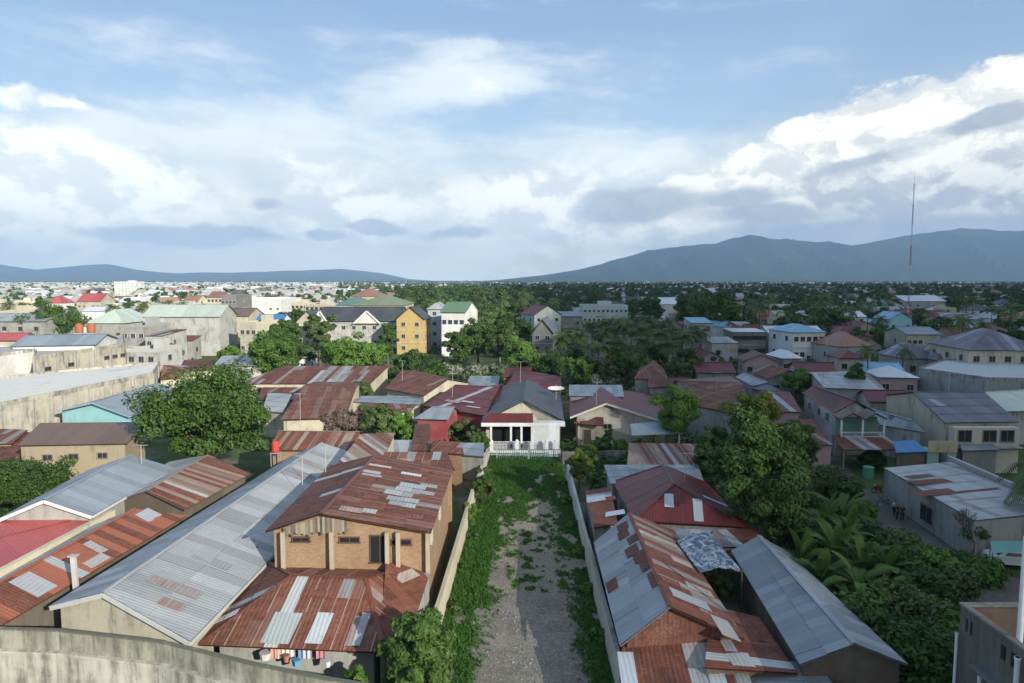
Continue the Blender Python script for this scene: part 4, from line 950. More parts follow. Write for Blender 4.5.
# ================================================================== CENTRE: gate, white house
def gate():
    yg = 91.5; x0, x1 = -2.0, 6.4; root = empty('metal_gate', ((x0+x1)/2, yg, 0), 0, 'wide green steel double gate closing the end of the lot', 'gate'); c = (.11, .22, .19, .2)
    for lx0, lx1 in ((x0, 2.15), (2.25, x1)):
        m = MB(); o = (x0+x1)/2
        for z in (.15, .8, 1.5): m.bar((lx0-o, 0, z), (lx1-o, 0, z), .12, .1, c)
        n = int((lx1-lx0)/.28)
        for i in range(n+1): x = lx0+(lx1-lx0)*i/n-o; m.bar((x, .02, .12), (x, .02, 1.52), .07, .04, c)
        for x in (lx0, lx1): m.bar((x-o, 0, .05), (x-o, 0, 1.65), .12, .12, (.42, .46, .44, .2))
        m.build('gate_leaf', 'paint', root)
gate()
def white_house():
    yf = 96.0; xl, xr = G(484, 424, 4.5).x, G(562, 424, 4.5).x
    six = [G(482, 421, 4.5), G(524, 401, 6.9), G(564, 421, 4.5), G(562, 394, 4.5)+Vector((0, 6, 0)), G(527, 383, 6.9)+Vector((0, 3, 0)), G(500, 394, 4.5)+Vector((-1.8, 6, 0))]
    root = gable('white_house', 'white house with dark grey gabled roof and pillared veranda beyond the gate', 'house', six, 'darkgrey', 'cream', inset=.5, seed=3, z0=0)
    o = root.location; LF, RF = six[0], six[2]; y = min(LF.y, RF.y)
    wc = (.78, .79, .80, .06); m = MB(); X0, X1 = LF.x-o.x, RF.x-o.x; yy = y-o.y
    m.box(X0-.05, yy-1.3, 4.0, X1+.05, yy+.4, 4.5, wc); m.build('porch_fascia', 'plaster', root)
    m = MB(); xm = G(531, 424, 4.3).x-o.x; m.box(xm, yy-1.2, .2, X1-.7, yy+.3, 3.998, wc); m.build('front_room_wall', 'plaster', root)
    m = MB()
    for px in (491, 511, 521.5): x = G(px, 424, 4.3).x-o.x; m.box(x-.14, yy-1.15, .5, x+.14, yy-.87, 3.998, wc)
    m.build('porch_pillar', 'plaster', root)
    m = MB(); x0 = G(490, 424, 4.3).x-o.x; m.box(x0, yy-1.15, .2, xm-.003, yy-.98, 1.6, (.52, .53, .53, .3)); m.box(x0, yy-1.12, 1.75, xm-.003, yy-1.0, 1.85, wc)
    for i in range(16): x = x0+(xm-x0)*i/16+.05; m.box(x, yy-1.09, .9, x+.05, yy-1.03, 1.75, wc)
    m.build('porch_railing', 'plaster', root)
    m = MB(); a = Vector((X0+.2, yy-1.0, 4.55)); roof(m, [Vector((X0-.05, yy-1.25, 4.56)), Vector((xm+.3, yy-1.25, 4.56)), Vector((xm+.3, yy+.45, 5.5)), Vector((X0+1.2, yy+.45, 5.5))], 'maroon', random.Random(2)); m.build('porch_roof', 'sheet', root)
    k = MB(); k.box(x0, yy+.32, .2, xm-.003, yy+.38, 3.99, (.02, .02, .02, .1)); k.build('porch_shade_panel', 'shade_black', root)  # near-black sheet painting the shade at the back of the porch
    for t in (): window(root, (X0, yy+.42, 0), (X1, yy+.42, 0), t, 2.3, 1.35, 2.2)
    return root
white_house()
def fence_pillars():
    y = 93.6; c = (.78, .78, .78, .08); root = empty('garden_wall', (2, y, 0), 0, 'low white garden wall with round-topped pillars in front of the white house', 'wall')
    m = MB(); m.box(-6.2, -.08, 0, 4.6, .08, .9, c); m.build('wall_face', 'plaster', root)
    for px in (491, 517, 532.5, 547, 557):
        x = (px-512)/700*y-2; k = MB(); k.box(x-.25, -.22, 0, x+.25, .22, 2.1, c); k.tube([(x, 0, 2.1), (x, 0, 2.25), (x, 0, 2.42)], [.25, .24, .08], 10, c); k.build('pillar', 'plaster', root)
    m = MB()
    for x0, x1 in ((-4.6, -1.4), (-1.0, .4), (.9, 2.4)):
        for z in (1.2, 1.8): m.bar((x0, 0, z), (x1, 0, z), .05, .05, (.25, .24, .3, .2))
        for i in range(9): x = x0+(x1-x0)*i/8; m.bar((x, .0, .9), (x, .0, 1.9), .03, .03, (.25, .24, .3, .2))
    m.build('railing', 'paint', root)
fence_pillars()
gable4('maroon_house', 'maroon-roofed house directly behind the dark grey roof', 'house', [(500, 395), (560, 391), (561, 377), (515, 372)], 5.2, 6.8, 'maroon', 'brick', seed=2)
gable4('maroon_house', 'small stepped maroon roof topmost behind the white house', 'house', [(502, 378), (531, 374), (532, 367), (507, 368)], 6.0, 7.0, 'maroon', 'brick', seed=5)
mono('zinc_shed', 'pale blue zinc roof left of the white house', 'shed', [G(466, 386, 4.5), G(498, 386, 4.5), G(500, 376, 5.0), G(470, 376, 5.0)], 'zincblue', 'grey')
gable4('maroon_house', 'long maroon roof with streaked rust left of the white house', 'house', [(424, 406), (486, 416), (497, 387), (455, 385)], 4.6, 6.4, 'maroon', 'red', seed=6, patch=[(.35, .3, 3.0, .9, (.35, .3, .3, .5)), (.6, .35, 2.4, .6, (.5, .48, .48, .2)), (.75, .2, 2.6, .4, (.55, .53, .53, .2))])
gable4('rusty_house', 'streaked red rust roof between the two maroon roofs', 'house', [(423, 408), (458, 404), (470, 393), (438, 396)], 4.0, 5.4, 'rust', 'grey', seed=8)
gable4('zinc_gable_shed', 'small grey zinc gable with dark red wall beside the shrubs', 'shed', [(413, 419), (448, 420), (455, 407), (432, 407)], 4.4, 5.6, 'zincblue', 'red', seed=7)
mono('red_lean_to', 'dark red painted lean-to wall with rust sheet left of the shrubs', 'shed', [G(411, 451, 4.0), G(432, 451, 4.0), G(430, 424, 4.6), G(415, 424, 4.6)], 'darkrust', 'red', seed=1)
mono('zinc_shed', 'bright grey zinc sheet roof beside the red lean-to', 'shed', [G(392, 456, 3.6), G(411, 455, 3.6), G(412, 440, 4.0), G(392, 440, 4.0)], 'zinc', 'grey', seed=2)
mono('rust_shed', 'short rust roof just behind the brick house annex', 'shed', [G(430, 452, 4.2), G(464, 455, 4.2), G(462, 442, 4.8), G(434, 441, 4.8)], 'rust', 'brick', seed=12)
mono('zinc_shed', 'low zinc roof corner by the far pale lot wall', 'shed', [G(459, 455, 3.0), G(484, 457, 3.0), G(484, 443, 3.4), G(460, 443, 3.4)], 'zincblue', 'grey', seed=22)
# rust roofs behind the warehouse
gable4('rust_shed', 'wide rust and grey striped roof strip behind the zinc ridge', 'shed', [(269, 450), (350, 451), (360, 432), (278, 431)], 4.6, 5.8, 'beigerust', 'brick', 'rust', seed=15)
mono('rust_gable_shed', 'tilted rust roof with cream end wall behind the brick house', 'shed', [G(335, 466, 6.0), G(384, 458, 6.0), G(395, 433, 6.6), G(362, 434, 6.9)], 'beigerust', 'cream', seed=16)
mono('rust_house', 'big rust and zinc patched roof in front of the fuzzy green trees', 'house', [G(238, 384, 5), G(370, 384, 5), G(389, 366, 6.6), G(283, 366, 6.6)], 'rustzinc', 'cream', seed=17, wins=(('f', .2, 3.9, 3, .8), ('f', .5, 3.9, 2, .8)))
gable4('rust_house', 'plain brown-rust roof with cream gable wall in the left middle', 'house', [(280, 420), (345, 418), (357, 386), (303, 386)], 4.4, 6.2, 'brownrust', 'cream', seed=18)
mono('zinc_shed', 'small zinc roof between the brown-rust roof and big tree', 'shed', [G(262, 411, 4.0), G(283, 413, 4.0), G(292, 394, 4.8), G(268, 393, 4.8)], 'zinc', 'cream', seed=19)
mono('rust_shed', 'low rust strip roof under the big patched rust roof', 'shed', [G(258, 400, 4.0), G(300, 400, 4.0), G(310, 386, 4.4), G(262, 386, 4.4)], 'rustzinc', 'grey', seed=20)
gable4('rust_house', 'bright rust striped roof right of the cream gable wall', 'house', [(385, 389), (424, 396), (449, 379), (402, 370)], 4.8, 6.6, 'rust', 'cream', seed=23)
mono('zinc_strip_roof', 'pale flat zinc strip between rust roofs in the middle', 'shed', [G(350, 402, 4.0), G(420, 405, 4.0), G(424, 396, 4.3), G(362, 396, 4.3)], 'zincblue', 'cream', seed=24)
mono('rust_shed', 'dull rust roof just behind the pink blossom tree', 'shed', [G(352, 415, 4.2), G(410, 412, 4.2), G(416, 405, 4.6), G(362, 403, 4.6)], 'rust', 'cream', seed=25)
mono('pale_blue_shed', 'pale blue walled shed with yellow end left of the patched roof', 'house', [G(228, 384, 5.2), G(246, 382, 5.2), G(254, 369, 6.4), G(214, 369, 6.4)], 'zinc', 'paleblue', seed=26)
mono('orange_rust_shed', 'orange-rust roof peeking above the crown of the big tree', 'shed', [G(160, 380, 5.0), G(180, 378, 5.0), G(190, 366, 6.2), G(163, 365, 6.2)], 'orange', 'cream', seed=27)
mono('dark_rust_shed', 'dark rust roof below the great grey hall', 'shed', [G(178, 371, 5.0), G(214, 370, 5.0), G(212, 360, 6.0), G(184, 360, 6.0)], 'darkrust', 'cream', seed=28)
mono('zinc_shed', 'wide pale zinc roof below the right corner of the great hall', 'shed', [G(212, 367, 5.0), G(262, 366, 5.0), G(262, 355, 6.0), G(222, 356, 6.0)], 'zinc', 'cream', seed=29)
# ================================================================== RIGHT OF THE LOT
def h2():
    r = gable4('cream_house', 'cream house with maroon roof and pale awning beside the dark lane', 'house', [(570, 417), (571, 397), (604, 391), (612, 404)], 4.6, 6.0, 'maroon', 'cream', trim=(.6, .6, .6, .1), seed=40) if False else None
    six = [G(570, 417, 4.4), G(606, 403, 5.9), G(673, 424, 3.6), G(652, 401, 3.6)+Vector((2, 6, 0)), G(604, 391, 5.9)+Vector((0, 4, 0)), G(571, 398, 4.4)+Vector((0, 4, 0))]
    r = gable('cream_house', 'cream house with maroon gabled roof and pale awning right of the dark lane', 'house', six, 'maroon', 'cream', inset=1.0, seed=40, trim=(.62, .6, .58, .15), wins=(('f', .35, 2.9, 1.2, .7), ('f', .12, 1.3, 1.1, 2.2), ('f', .8, 2.2, 1.4, 1.3)))
    o = r.location
    def slope(nm, P, st, sd):
        m = MB(); roof(m, [Vector(p)-o for p in P], st, random.Random(sd)); m.build(nm, 'sheet', r)
    slope('awning', [G(632, 436, 3.0), G(681, 434, 3.0), G(668, 421, 3.75), G(630, 424, 3.85)], 'greyclean', 3)
    e1, e2 = G(574, 424, 3.3), G(604, 426, 3.3); slope('lower_roof', [e1, e2, e2+Vector((.2, 2.3, .8)), e1+Vector((.2, 2.3, .8))], 'rust', 4)
    p = G(680, 434, 3.0)-o; m = MB(); m.bar((p.x-.1, p.y+.1, 0), (p.x-.1, p.y+.1, 2.9), .15, .15, (.6, .6, .58, .1)); p = G(579, 421, 3.7)-o; m.bar((p.x, p.y, 0), (p.x, p.y, 3.6), .15, .15, (.6, .6, .58, .1)); m.build('post', 'paint', r)
h2()
mono('zinc_shed', 'pale blue zinc roof behind the cream house, right of the lane', 'shed', [G(569, 396, 5.4), G(624, 397, 5.4), G(622, 385, 6.0), G(569, 385, 6.0)], 'zincblue', 'grey', seed=41)
mono('rust_strip_shed', 'long shed with pale rust striped roof in front of the cream house', 'shed', [G(627, 466, 3.0), G(705, 466, 3.0), G(704, 444, 3.5), G(629, 443, 3.5)], 'beigerust', 'wood', seed=42)
bw = wall_run('garden_wall', 'grey low wall with posts in front of the cream house', [(6.6, 90), (16, 91)], 1.6, .2, (.3, .3, .3, .5))
hip('maroon_hip_house', 'dark maroon hipped roof house in the right foreground', 'house', [(10.6, 59, 3.2), (20.0, 57.4, 3.2), (20.0, 70.5, 3.2), (10.4, 71, 3.2)], [G(674, 484, 5.5), G(663, 465, 5.5)], 'maroon', 'grey', seed=43,
    patch=[(0, [(.25, .55, .8, 1.6, (.5, .52, .54, .1)), (.68, .35, .8, 2.6, (.5, .52, .54, .1))]), (1, [(.3, .3, .8, 2.4, (.5, .52, .54, .1))])])
mono('zinc_back_shed', 'blue-grey zinc roof shed immediately behind the maroon hipped roof', 'shed', [G(610, 484, 3.3), G(704, 482, 3.3), G(698, 465, 3.7), G(604, 465, 3.7)], 'zincblue', 'grey', seed=44)
mono('lean_to', 'little lean-to of rust and white sheets against the right lot wall', 'shed', [G(594, 528, 2.9), G(618, 524, 2.9), G(610, 487, 3.2), G(585, 491, 2.7)], 'rustzinc', 'grey', seed=46, patch=[(.75, .8, 1.2, 2.5, (.55, .6, .63, .08)), (.3, .35, 1.6, 1.8, (.5, .55, .58, .1)), (.35, .8, 1.2, 1.6, (.2, .06, .05, .8))])
rp = gable('patched_house', 'steep gabled house with half zinc half rust roof beside the right lot wall', 'house', [G(620, 646, 3.3), G(670, 607, 5.3), G(745, 640, 3.3), (13.4, 56.5, 3.3), G(629, 513, 5.3), G(594, 543, 3.3)], 'rustzinc', 'rustwall', 'zincblue', seed=47, inset=.5,
     patch=[(.02, .25, 2.4, 1.2, (.40, .38, .36, .35)), (.15, .6, 1.2, 2.6, (.36, .38, .4, .3)), (.3, .4, 1.0, 2.8, (.42, .36, .33, .45)), (.55, .5, .9, 3, (.45, .38, .34, .45)), (.75, .55, .9, 3, (.4, .35, .3, .45)), (.25, .8, .9, 1.4, (.2, .06, .05, .8)), (.12, .2, 1.0, 1.6, (.2, .06, .05, .8))],
     patch2=[(.9, .75, 1.4, .9, (.13, .05, .045, .8)), (.82, .7, 1.4, .9, (.13, .05, .045, .8)), (.6, .75, 1.5, 1.0, (.13, .05, .045, .8)), (.5, .85, 1.5, .9, (.13, .05, .045, .8)), (.7, .85, 1.2, .8, (.13, .05, .045, .8)), (.4, .9, 1.6, .8, (.13, .05, .045, .8)), (.25, .93, 2, .6, (.13, .05, .045, .8)), (.45, .15, 1.6, .8, (.13, .05, .045, .75))], cap=(.10, .035, .03, .6))
mono('patched_porch', 'wing roof of overlapping rust and zinc sheets running to the bottom edge', 'shed', [G(704, 668, 3.1), G(798, 674, 2.5), G(759, 618, 2.6), G(712, 606, 3.25)], 'rustzinc', 'wood', seed=48, patch=[(.15, .6, 1.4, 1.3, (.45, .45, .45, .3)), (.4, .75, 2, .7, (.42, .43, .45, .25)), (.65, .3, 2.2, .8, (.15, .05, .04, .8))])
mono('low_lean_to', 'low rust lean-to roof under the gable at the bottom edge', 'shed', [G(618, 700, 2.2), G(760, 705, 2.2), G(735, 640, 2.9), G(622, 646, 2.9)], 'rustzinc', 'wood', seed=49, patch=[(.06, .5, .9, 3, (.5, .54, .56, .1)), (.75, .3, .9, 2, (.5, .54, .56, .1))])
mono('zinc_lean_to', 'blue-grey zinc roof at the bottom edge below the patched wing', 'shed', [G(735, 705, 2.0), G(850, 705, 2.0), G(815, 662, 2.4), G(745, 660, 2.4)], 'zincblue', 'wood', seed=50)
gable4('zinc_gable_house', 'blue-grey zinc gabled roof house beside the banana plants', 'house', [(800, 665), (731, 551), (759, 536), (855, 644)], 3.1, 4.3, 'zincblue', 'wood', seed=51, inset=.3, cap=(.3, .33, .36, .1))
mono('zinc_infill', 'small pale zinc roof between the maroon hip and tarpaulin', 'shed', [G(652, 551, 3.1), G(700, 552, 3.1), G(712, 530, 3.3), G(655, 528, 3.3)], 'zinc', 'wood', seed=52)
mono('rust_infill', 'short rust awning at the right foot of the maroon hipped roof', 'awning', [G(716, 548, 2.9), G(765, 546, 2.7), G(762, 528, 3.0), G(712, 530, 3.2)], 'rustzinc', None, seed=53)
def tarp():
    A = [G(700, 573, 3.6), G(742, 572, 3.6), G(712, 534, 3.9), G(677, 541, 3.9)]; m = MB(); n = 14; g_ = []
    for i in range(n):
        row = []
        for j in range(n):
            u, v = i/(n-1), j/(n-1); p = A[0].lerp(A[1], u).lerp(A[3].lerp(A[2], u), v); q = mn.noise(Vector((u*4, v*4, 1)))*.14
            row.append(p+Vector((0, 0, .35*math.sin(math.pi*u)+q+.05*math.sin(u*20+v*6))))
        g_.append(row)
    for i in range(n-1):
        for j in range(n-1):
            a, b, c, d = g_[i][j], g_[i+1][j], g_[i+1][j+1], g_[i][j+1]; dz = Vector((0, 0, .03)); m.poly([a, b, c, d]); m.poly([d-dz, c-dz, b-dz, a-dz])
    c = sum(A, Vector())/4; root = empty('tarpaulin_shelter', (c.x, c.y, 0), 0, 'crumpled blue tarpaulin over a frame between the maroon and zinc roofs', 'shelter'); m.build('tarpaulin', 'tarp', root, True, (c.x, c.y, 0))
    p_ = MB()
    for q in A: p_.bar((q.x-c.x, q.y-c.y, 0), (q.x-c.x, q.y-c.y, q.z+.1), .1, .1, (.3, .25, .2, .3))
    p_.build('pole', 'dark_wood', root)
tarp()
# bottom right concrete building
def block_building():
    x0, y1 = G(961, 603, 8).x, G(961, 603, 8).y; y0 = 18; x1 = x0+14; org = (x0, y1, 0)
    root = empty('block_building', org, 0, 'unfinished grey block building with open roof at the bottom right', 'building'); c = (.13, .135, .135, .6)
    m = MB(); t = .18; L = y1-y0
    m.box(0, -L, 0, t, 0, 6.2, c); m.box(t, -t, 0, 14, 0, 7.9, c)
    # left wall above the roof deck, with two pairs of slot openings
    segs = [(-L, -3.9), (-3.55, -3.25), (-2.9, -.95), (-.75, -.62), (-.42, 0)]
    for a, b in segs: m.box(0, a, 6.2, t, b, 7.9, c)
    for a, b in ((-3.9, -3.55), (-3.25, -2.9), (-.95, -.75), (-.62, -.42)): m.box(0.01, a, 6.2, t-.01, b, 6.75, c); m.box(.01, a, 7.45, t-.01, b, 7.9, c)
    m.build('wall', 'plaster', root)
    for a, b in ((-3.9, -2.9), (-.95, -.42)):
        k = MB(); k.box(t+.003, a-.05, 6.7, t+.05, b+.05, 7.5, (.02, .02, .02, .1)); k.build('slot_shade_panel', 'paint', root)  # dark panels added to imitate the darkness behind the slots
    k = MB(); k.box(t+.003, -t-.08, 6.305, 13.9, -t-.003, 7.85, (.11, .065, .05, .4)); k.box(t+.003, -L, 6.305, t+.06, -3.98, 7.85, (.11, .065, .05, .4)); k.build('inner_lining', 'plaster', root)
    m = MB(); m.box(-.06, -L, 7.902, t+.06, .06, 8.02, (.2, .2, .19, .5)); m.box(t+.062, -t-.06, 7.902, 14, .06, 8.02, (.2, .2, .19, .5)); m.build('coping', 'plaster', root)
    m = MB(); m.box(t+.003, -L, 6.1, 14, -t-.003, 6.3, (.16, .11, .09, .3)); m.build('roof_deck', 'conc', root)
    m = MB(); m.box(-.5, -L, 6.5-.9, -.003, -1.6, 5.72, (.15, .155, .16, .5)); m.build('ledge', 'plaster', root)
    for (y, z1, r) in ((-4.3, 7.6, .11), (-2.0, 5.4, .08), (-.2, 6.6, .07)):
        m = MB(); m.tube([(-.25, y, 0), (-.25, y, z1)], r, 10, (.62, .63, .64, .1)); m.tube([(-.25, y, z1-.12), (-.25, y, z1)], r*1.25, 10, (.62, .63, .64, .1)); m.build('drain_pipe', 'paint', root, True)
    a = G(1016, 640, 8); p = MB(); p.tube([(0, 0, 0), (.25, .3, 6.3)], .13, 12, (.66, .67, .68, .1)); po = empty('white_pole', (a.x+.15, a.y, 6.3), 0, 'tall white round pole rising behind the block parapet at right', 'pole'); p.build('shaft', 'paint', po, True)
    q = MB(); q.tube([(0, 0, 0), (0, 0, .12)], .24, 12, (.5, .5, .5, .2)); q.build('base_plate', 'paint', po)
    occ(x0+7, y1-8, 12)
block_building()
# ---- street side houses
P4 = [G(884, 468, 3.5), G(974, 521, 3.5), G(1060, 512, 3.5), G(951, 462, 3.7)]
r8 = mono('street_building', 'long low block building with zinc and rust striped roof beside the dirt street', 'building', [P4[1], P4[2]+Vector((0, 0, .0)), P4[3], P4[0]], 'zinc', 'grey', seed=60, inset=.05,
     patch=[(.35, .45, 9.4, 1.6, (.20, .075, .06, .8)), (.45, .64, 8.4, 1.5, (.18, .07, .055, .8)), (.3, .76, 4, 1.0, (.2, .09, .07, .7))], wins=(('l', .55, 1.5, 2.2, 1.6),))
a, b_ = P4[3], P4[2]
wall_run('boundary_wall', 'grey concrete parapet running down the far side of the striped roof', [(a.x+.3, a.y+1), (b_.x+.3, b_.y-1)], 4.1, .25, (.36, .36, .35, .35), cap=(.42, .42, .4, .3))
rg6 = gable4('balcony_house', 'two-storey house with maroon roof and green balcony behind the rusty awning', 'house', [(835, 413), (802, 393), (814, 386), (856, 401)], 6.0, 7.6, 'maroon', 'palegrey', seed=61, inset=.5, wins=(('l', .2, 4.6, 1.0, 1.1), ('l', .5, 4.6, 1.2, 1.1), ('l', .75, 4.6, 1.2, 1.1)))
def balcony():
    o = rg6.location; a, b = G(836, 416, 6.0), G(882, 417, 6.0); y = a.y; x0, x1 = a.x-o.x, b.x-o.x; yy = y-o.y
    m = MB(); m.box(x0, yy-1.6, 3.0, x1, yy+.5, 3.15, (.5, .5, .48, .2)); 
    for x in (x0+.1, (x0+x1)/2, x1-.1): m.box(x-.1, yy-1.55, 3.15, x+.1, yy-1.35, 5.9, (.66, .68, .66, .1))
    for z in (3.5, 4.1): m.box(x0, yy-1.56, z, x1, yy-1.5, z+.08, (.66, .68, .66, .1))
    for i in range(30): x = x0+(x1-x0)*i/30; m.box(x, yy-1.55, 3.15, x+.05, yy-1.52, 4.1, (.3, .5, .44, .1))
    m.build('balcony', 'paint', rg6); w = MB(); w.box(x0+.1, yy+.25, 3.15, x1-.1, yy+.34, 5.8, (.10, .24, .2, .2)); w.build('green_front_wall', 'plaster', rg6)
    m = MB(); r = random.Random(3)
    for k in range(2):
        u0 = x0-.1+(x1-x0+.2)*k/2; u1 = u0+(x1-x0+.2)/2; um = (u0+u1)/2
        roof(m, [Vector((u1, yy-1.9, 5.9)), Vector((u1, yy+.6, 6.0)), Vector((um, yy+.6, 6.9)), Vector((um, yy-1.9, 6.75))], 'brown', r); roof(m, [Vector((u0, yy+.6, 6.0)), Vector((u0, yy-1.9, 5.9)), Vector((um, yy-1.9, 6.75)), Vector((um, yy+.6, 6.9))], 'brown', r)
    m.build('balcony_roof', 'sheet', rg6)
balcony()
mono('rusty_awning', 'rusty patched carport roof on brick posts below the green balcony', 'carport', [G(843, 450, 3.0), G(904, 450, 3.0), G(882, 434, 3.6), G(832, 435, 3.6)], 'rustzinc', None, seed=62)
mono('pink_house', 'pink rendered house with rust roof under the dark tree', 'house', [G(799, 446, 4.0), G(833, 445, 4.0), G(812, 419, 5.0), G(786, 420, 5.0)], 'rustzinc', 'pink', seed=63)
mono('blue_awning', 'bright blue awning shed beside the cream sign board', 'shed', [G(896, 453, 3.4), G(928, 452, 3.4), G(915, 440, 4.0), G(893, 441, 4.0)], 'blue', 'wood', seed=64)
gable4('grey_roof_shed', 'grey metal roof shed between the balcony house and blue awning', 'shed', [(880, 425), (926, 433), (913, 421), (872, 409)], 4.2, 5.4, 'zincblue', 'palegrey', seed=65)
gable4('street_house', 'large cream house with purple-grey roof and brown brick side', 'house', [(945, 423), (1019, 422), (984, 392), (912, 392)], 6.0, 8.2, 'purplegrey', 'cream', seed=66, inset=.3)
m = MB(); h7a, h7b = G(946, 424, 6.0), G(1016, 424, 6.0)
def upper_bits():
    o = empty('front_wing', ((h7a.x+h7b.x)/2, h7a.y-1, 0), 0, 'pale front wing with flat sills under the purple-grey roof', 'building'); L = h7b.x-h7a.x; m = MB(); m.box(-L/2+.5, 0, 0, L/2-.2, 1.2, 5.7, (.5, .46, .36, .25)); m.build('wall', 'plaster', o)
    for t in (.2, .55, .8): window(o, (-L/2, 0, 0), (L/2, 0, 0), t, 4.7, 1.6, 1.4)
    s = MB(); roof(s, [Vector((-L/2, -.6, 3.2)), Vector((L/2, -.6, 3.2)), Vector((L/2, 0.9, 3.5)), Vector((-L/2, .9, 3.5))], 'zincblue', random.Random(2)); s.build('canopy', 'sheet', o)
upper_bits()
def board():
    a, b = G(929, 441, 4.6), G(958, 441, 4.6); o = empty('shop_board', ((a.x+b.x)/2, a.y, 0), 0, 'weathered cream board on a green shopfront beside the blue awning', 'shopfront'); L = b.x-a.x; m = MB(); m.box(-L/2, 0, 3.2, L/2, .15, 4.6, (.50, .42, .24, .35)); m.build('board', 'plaster', o)
    m = MB(); m.box(-L/2, .2, 0, -L*.1, 3, 3.19, (.25, .42, .36, .2)); m.box(L*.2, .2, 0, L/2, 3, 3.19, (.25, .42, .36, .2)); m.box(-L*.1, 1.5, 0, L*.2, 3, 3.19, (.05, .05, .05, .2)); m.build('wall', 'plaster', o)
board()
mono('grey_shop_roof', 'wide grey awning over a dark shop right of the cream board', 'shop', [G(962, 451, 3.4), G(1000, 450, 3.4), G(985, 437, 4.0), G(958, 437, 4.0)], 'zincblue', 'darkgrey', seed=67)
slab_building('block_warehouse', 'grey block warehouse with pale roof at the right, pillars on its wall', [G(918, 369, 6), G(988, 379, 6), G(1060, 380, 6), G(1060, 366, 6), G(945, 360, 6)], 6, 'grey', .3, deck=(.5, .52, .52, .1))
slab_building('brick_annex', 'long ochre brick wall building behind the purple-grey roof at right', [G(988, 383, 5), G(1060, 384, 5), G(1060, 372, 5), G(985, 378, 5)], 5, 'brick', .2, cols=False)
gable4('green_grey_house', 'pale green-grey roof house at the right edge', 'house', [(995, 412), (1070, 410), (1060, 388), (985, 392)], 5, 6.6, 'palegreen', 'palegrey', 'zinc', seed=68)
gable4('zinc_roof_house', 'large pale blue-white zinc roof house left of the block warehouse', 'house', [(824, 388), (886, 390), (868, 374), (812, 374)], 5.5, 6.6, 'zinc', 'grey', seed=69)
gable4('maroon_row_house', 'dark maroon roof between the zinc roof and the purple-grey roof', 'house', [(868, 402), (912, 402), (905, 390), (862, 390)], 4.5, 5.8, 'maroon', 'palegrey', seed=70)
gable4('maroon_row_house', 'maroon roof left of the balcony house beside the dark tree', 'house', [(772, 412), (802, 412), (790, 392), (760, 390)], 5, 6.4, 'maroon', 'pink', seed=71)
gable4('weathered_house', 'dull brown-maroon roofed house with scarred grey gable wall behind the dark tree', 'house', [(690, 405), (757, 418), (742, 383), (680, 381)], 5.0, 6.8, 'brownrust', 'grey', 'maroon', seed=72)
gable4('maroon_row_house', 'rust-streaked maroon roof behind the bright green bush', 'house', [(648, 388), (700, 384), (690, 378), (648, 379)], 5, 5.8, 'rust', 'grey', seed=73)
hip('brown_hip_house', 'small brown hipped roof house above the cream house', 'house', [G(634, 379, 5), G(668, 379, 5), G(664, 368, 5), G(640, 368, 5)], [G(650, 364, 6.8), G(655, 362, 6.8)], 'brownrust', 'grey', seed=74)
gable4('blue_gable_house', 'pale blue-grey gabled roof house among the maroon roofs', 'house', [(752, 386), (735, 377), (744, 373), (768, 383)], 5, 6.0, 'zincblue', 'paleblue', seed=75)
for i, (x0, x1, py, st, wl, lab) in enumerate([
    (700, 735, 372, 'maroon', 'grey', 'maroon roofed house left of the pale blue gable'), (748, 780, 361, 'maroon', 'pink', 'maroon roofed house right behind the coconut palms'), (782, 800, 358, 'white', 'grey', 'small white-roofed house between two maroon roofs'),
    (803, 838, 372, 'maroon', 'palegrey', 'maroon roof just above the zinc-roofed house'), (770, 806, 378, 'rust', 'grey', 'rusty roof left of the round green tree'), (842, 866, 358, 'maroon', 'cream', 'small red-maroon roof in front of the orange roof'),
    (872, 906, 372, 'paleblue', 'grey', 'pale blue roof left of the block warehouse'), (700, 722, 358, 'rustzinc', 'grey', 'low rust and white roof in front of the grey tower house'), (886, 920, 377, 'white', 'pink', 'white and pink flat roof beside the block warehouse')]):
    phouse('row_house', lab, 'house', x0, x1, py, 4.6, 9, ['gx', 'gy', 'hip'][i % 3], 6.2, st, wl, R(random.uniform(-12, 12)), py+6, nf=3, ns=1, seed=i)
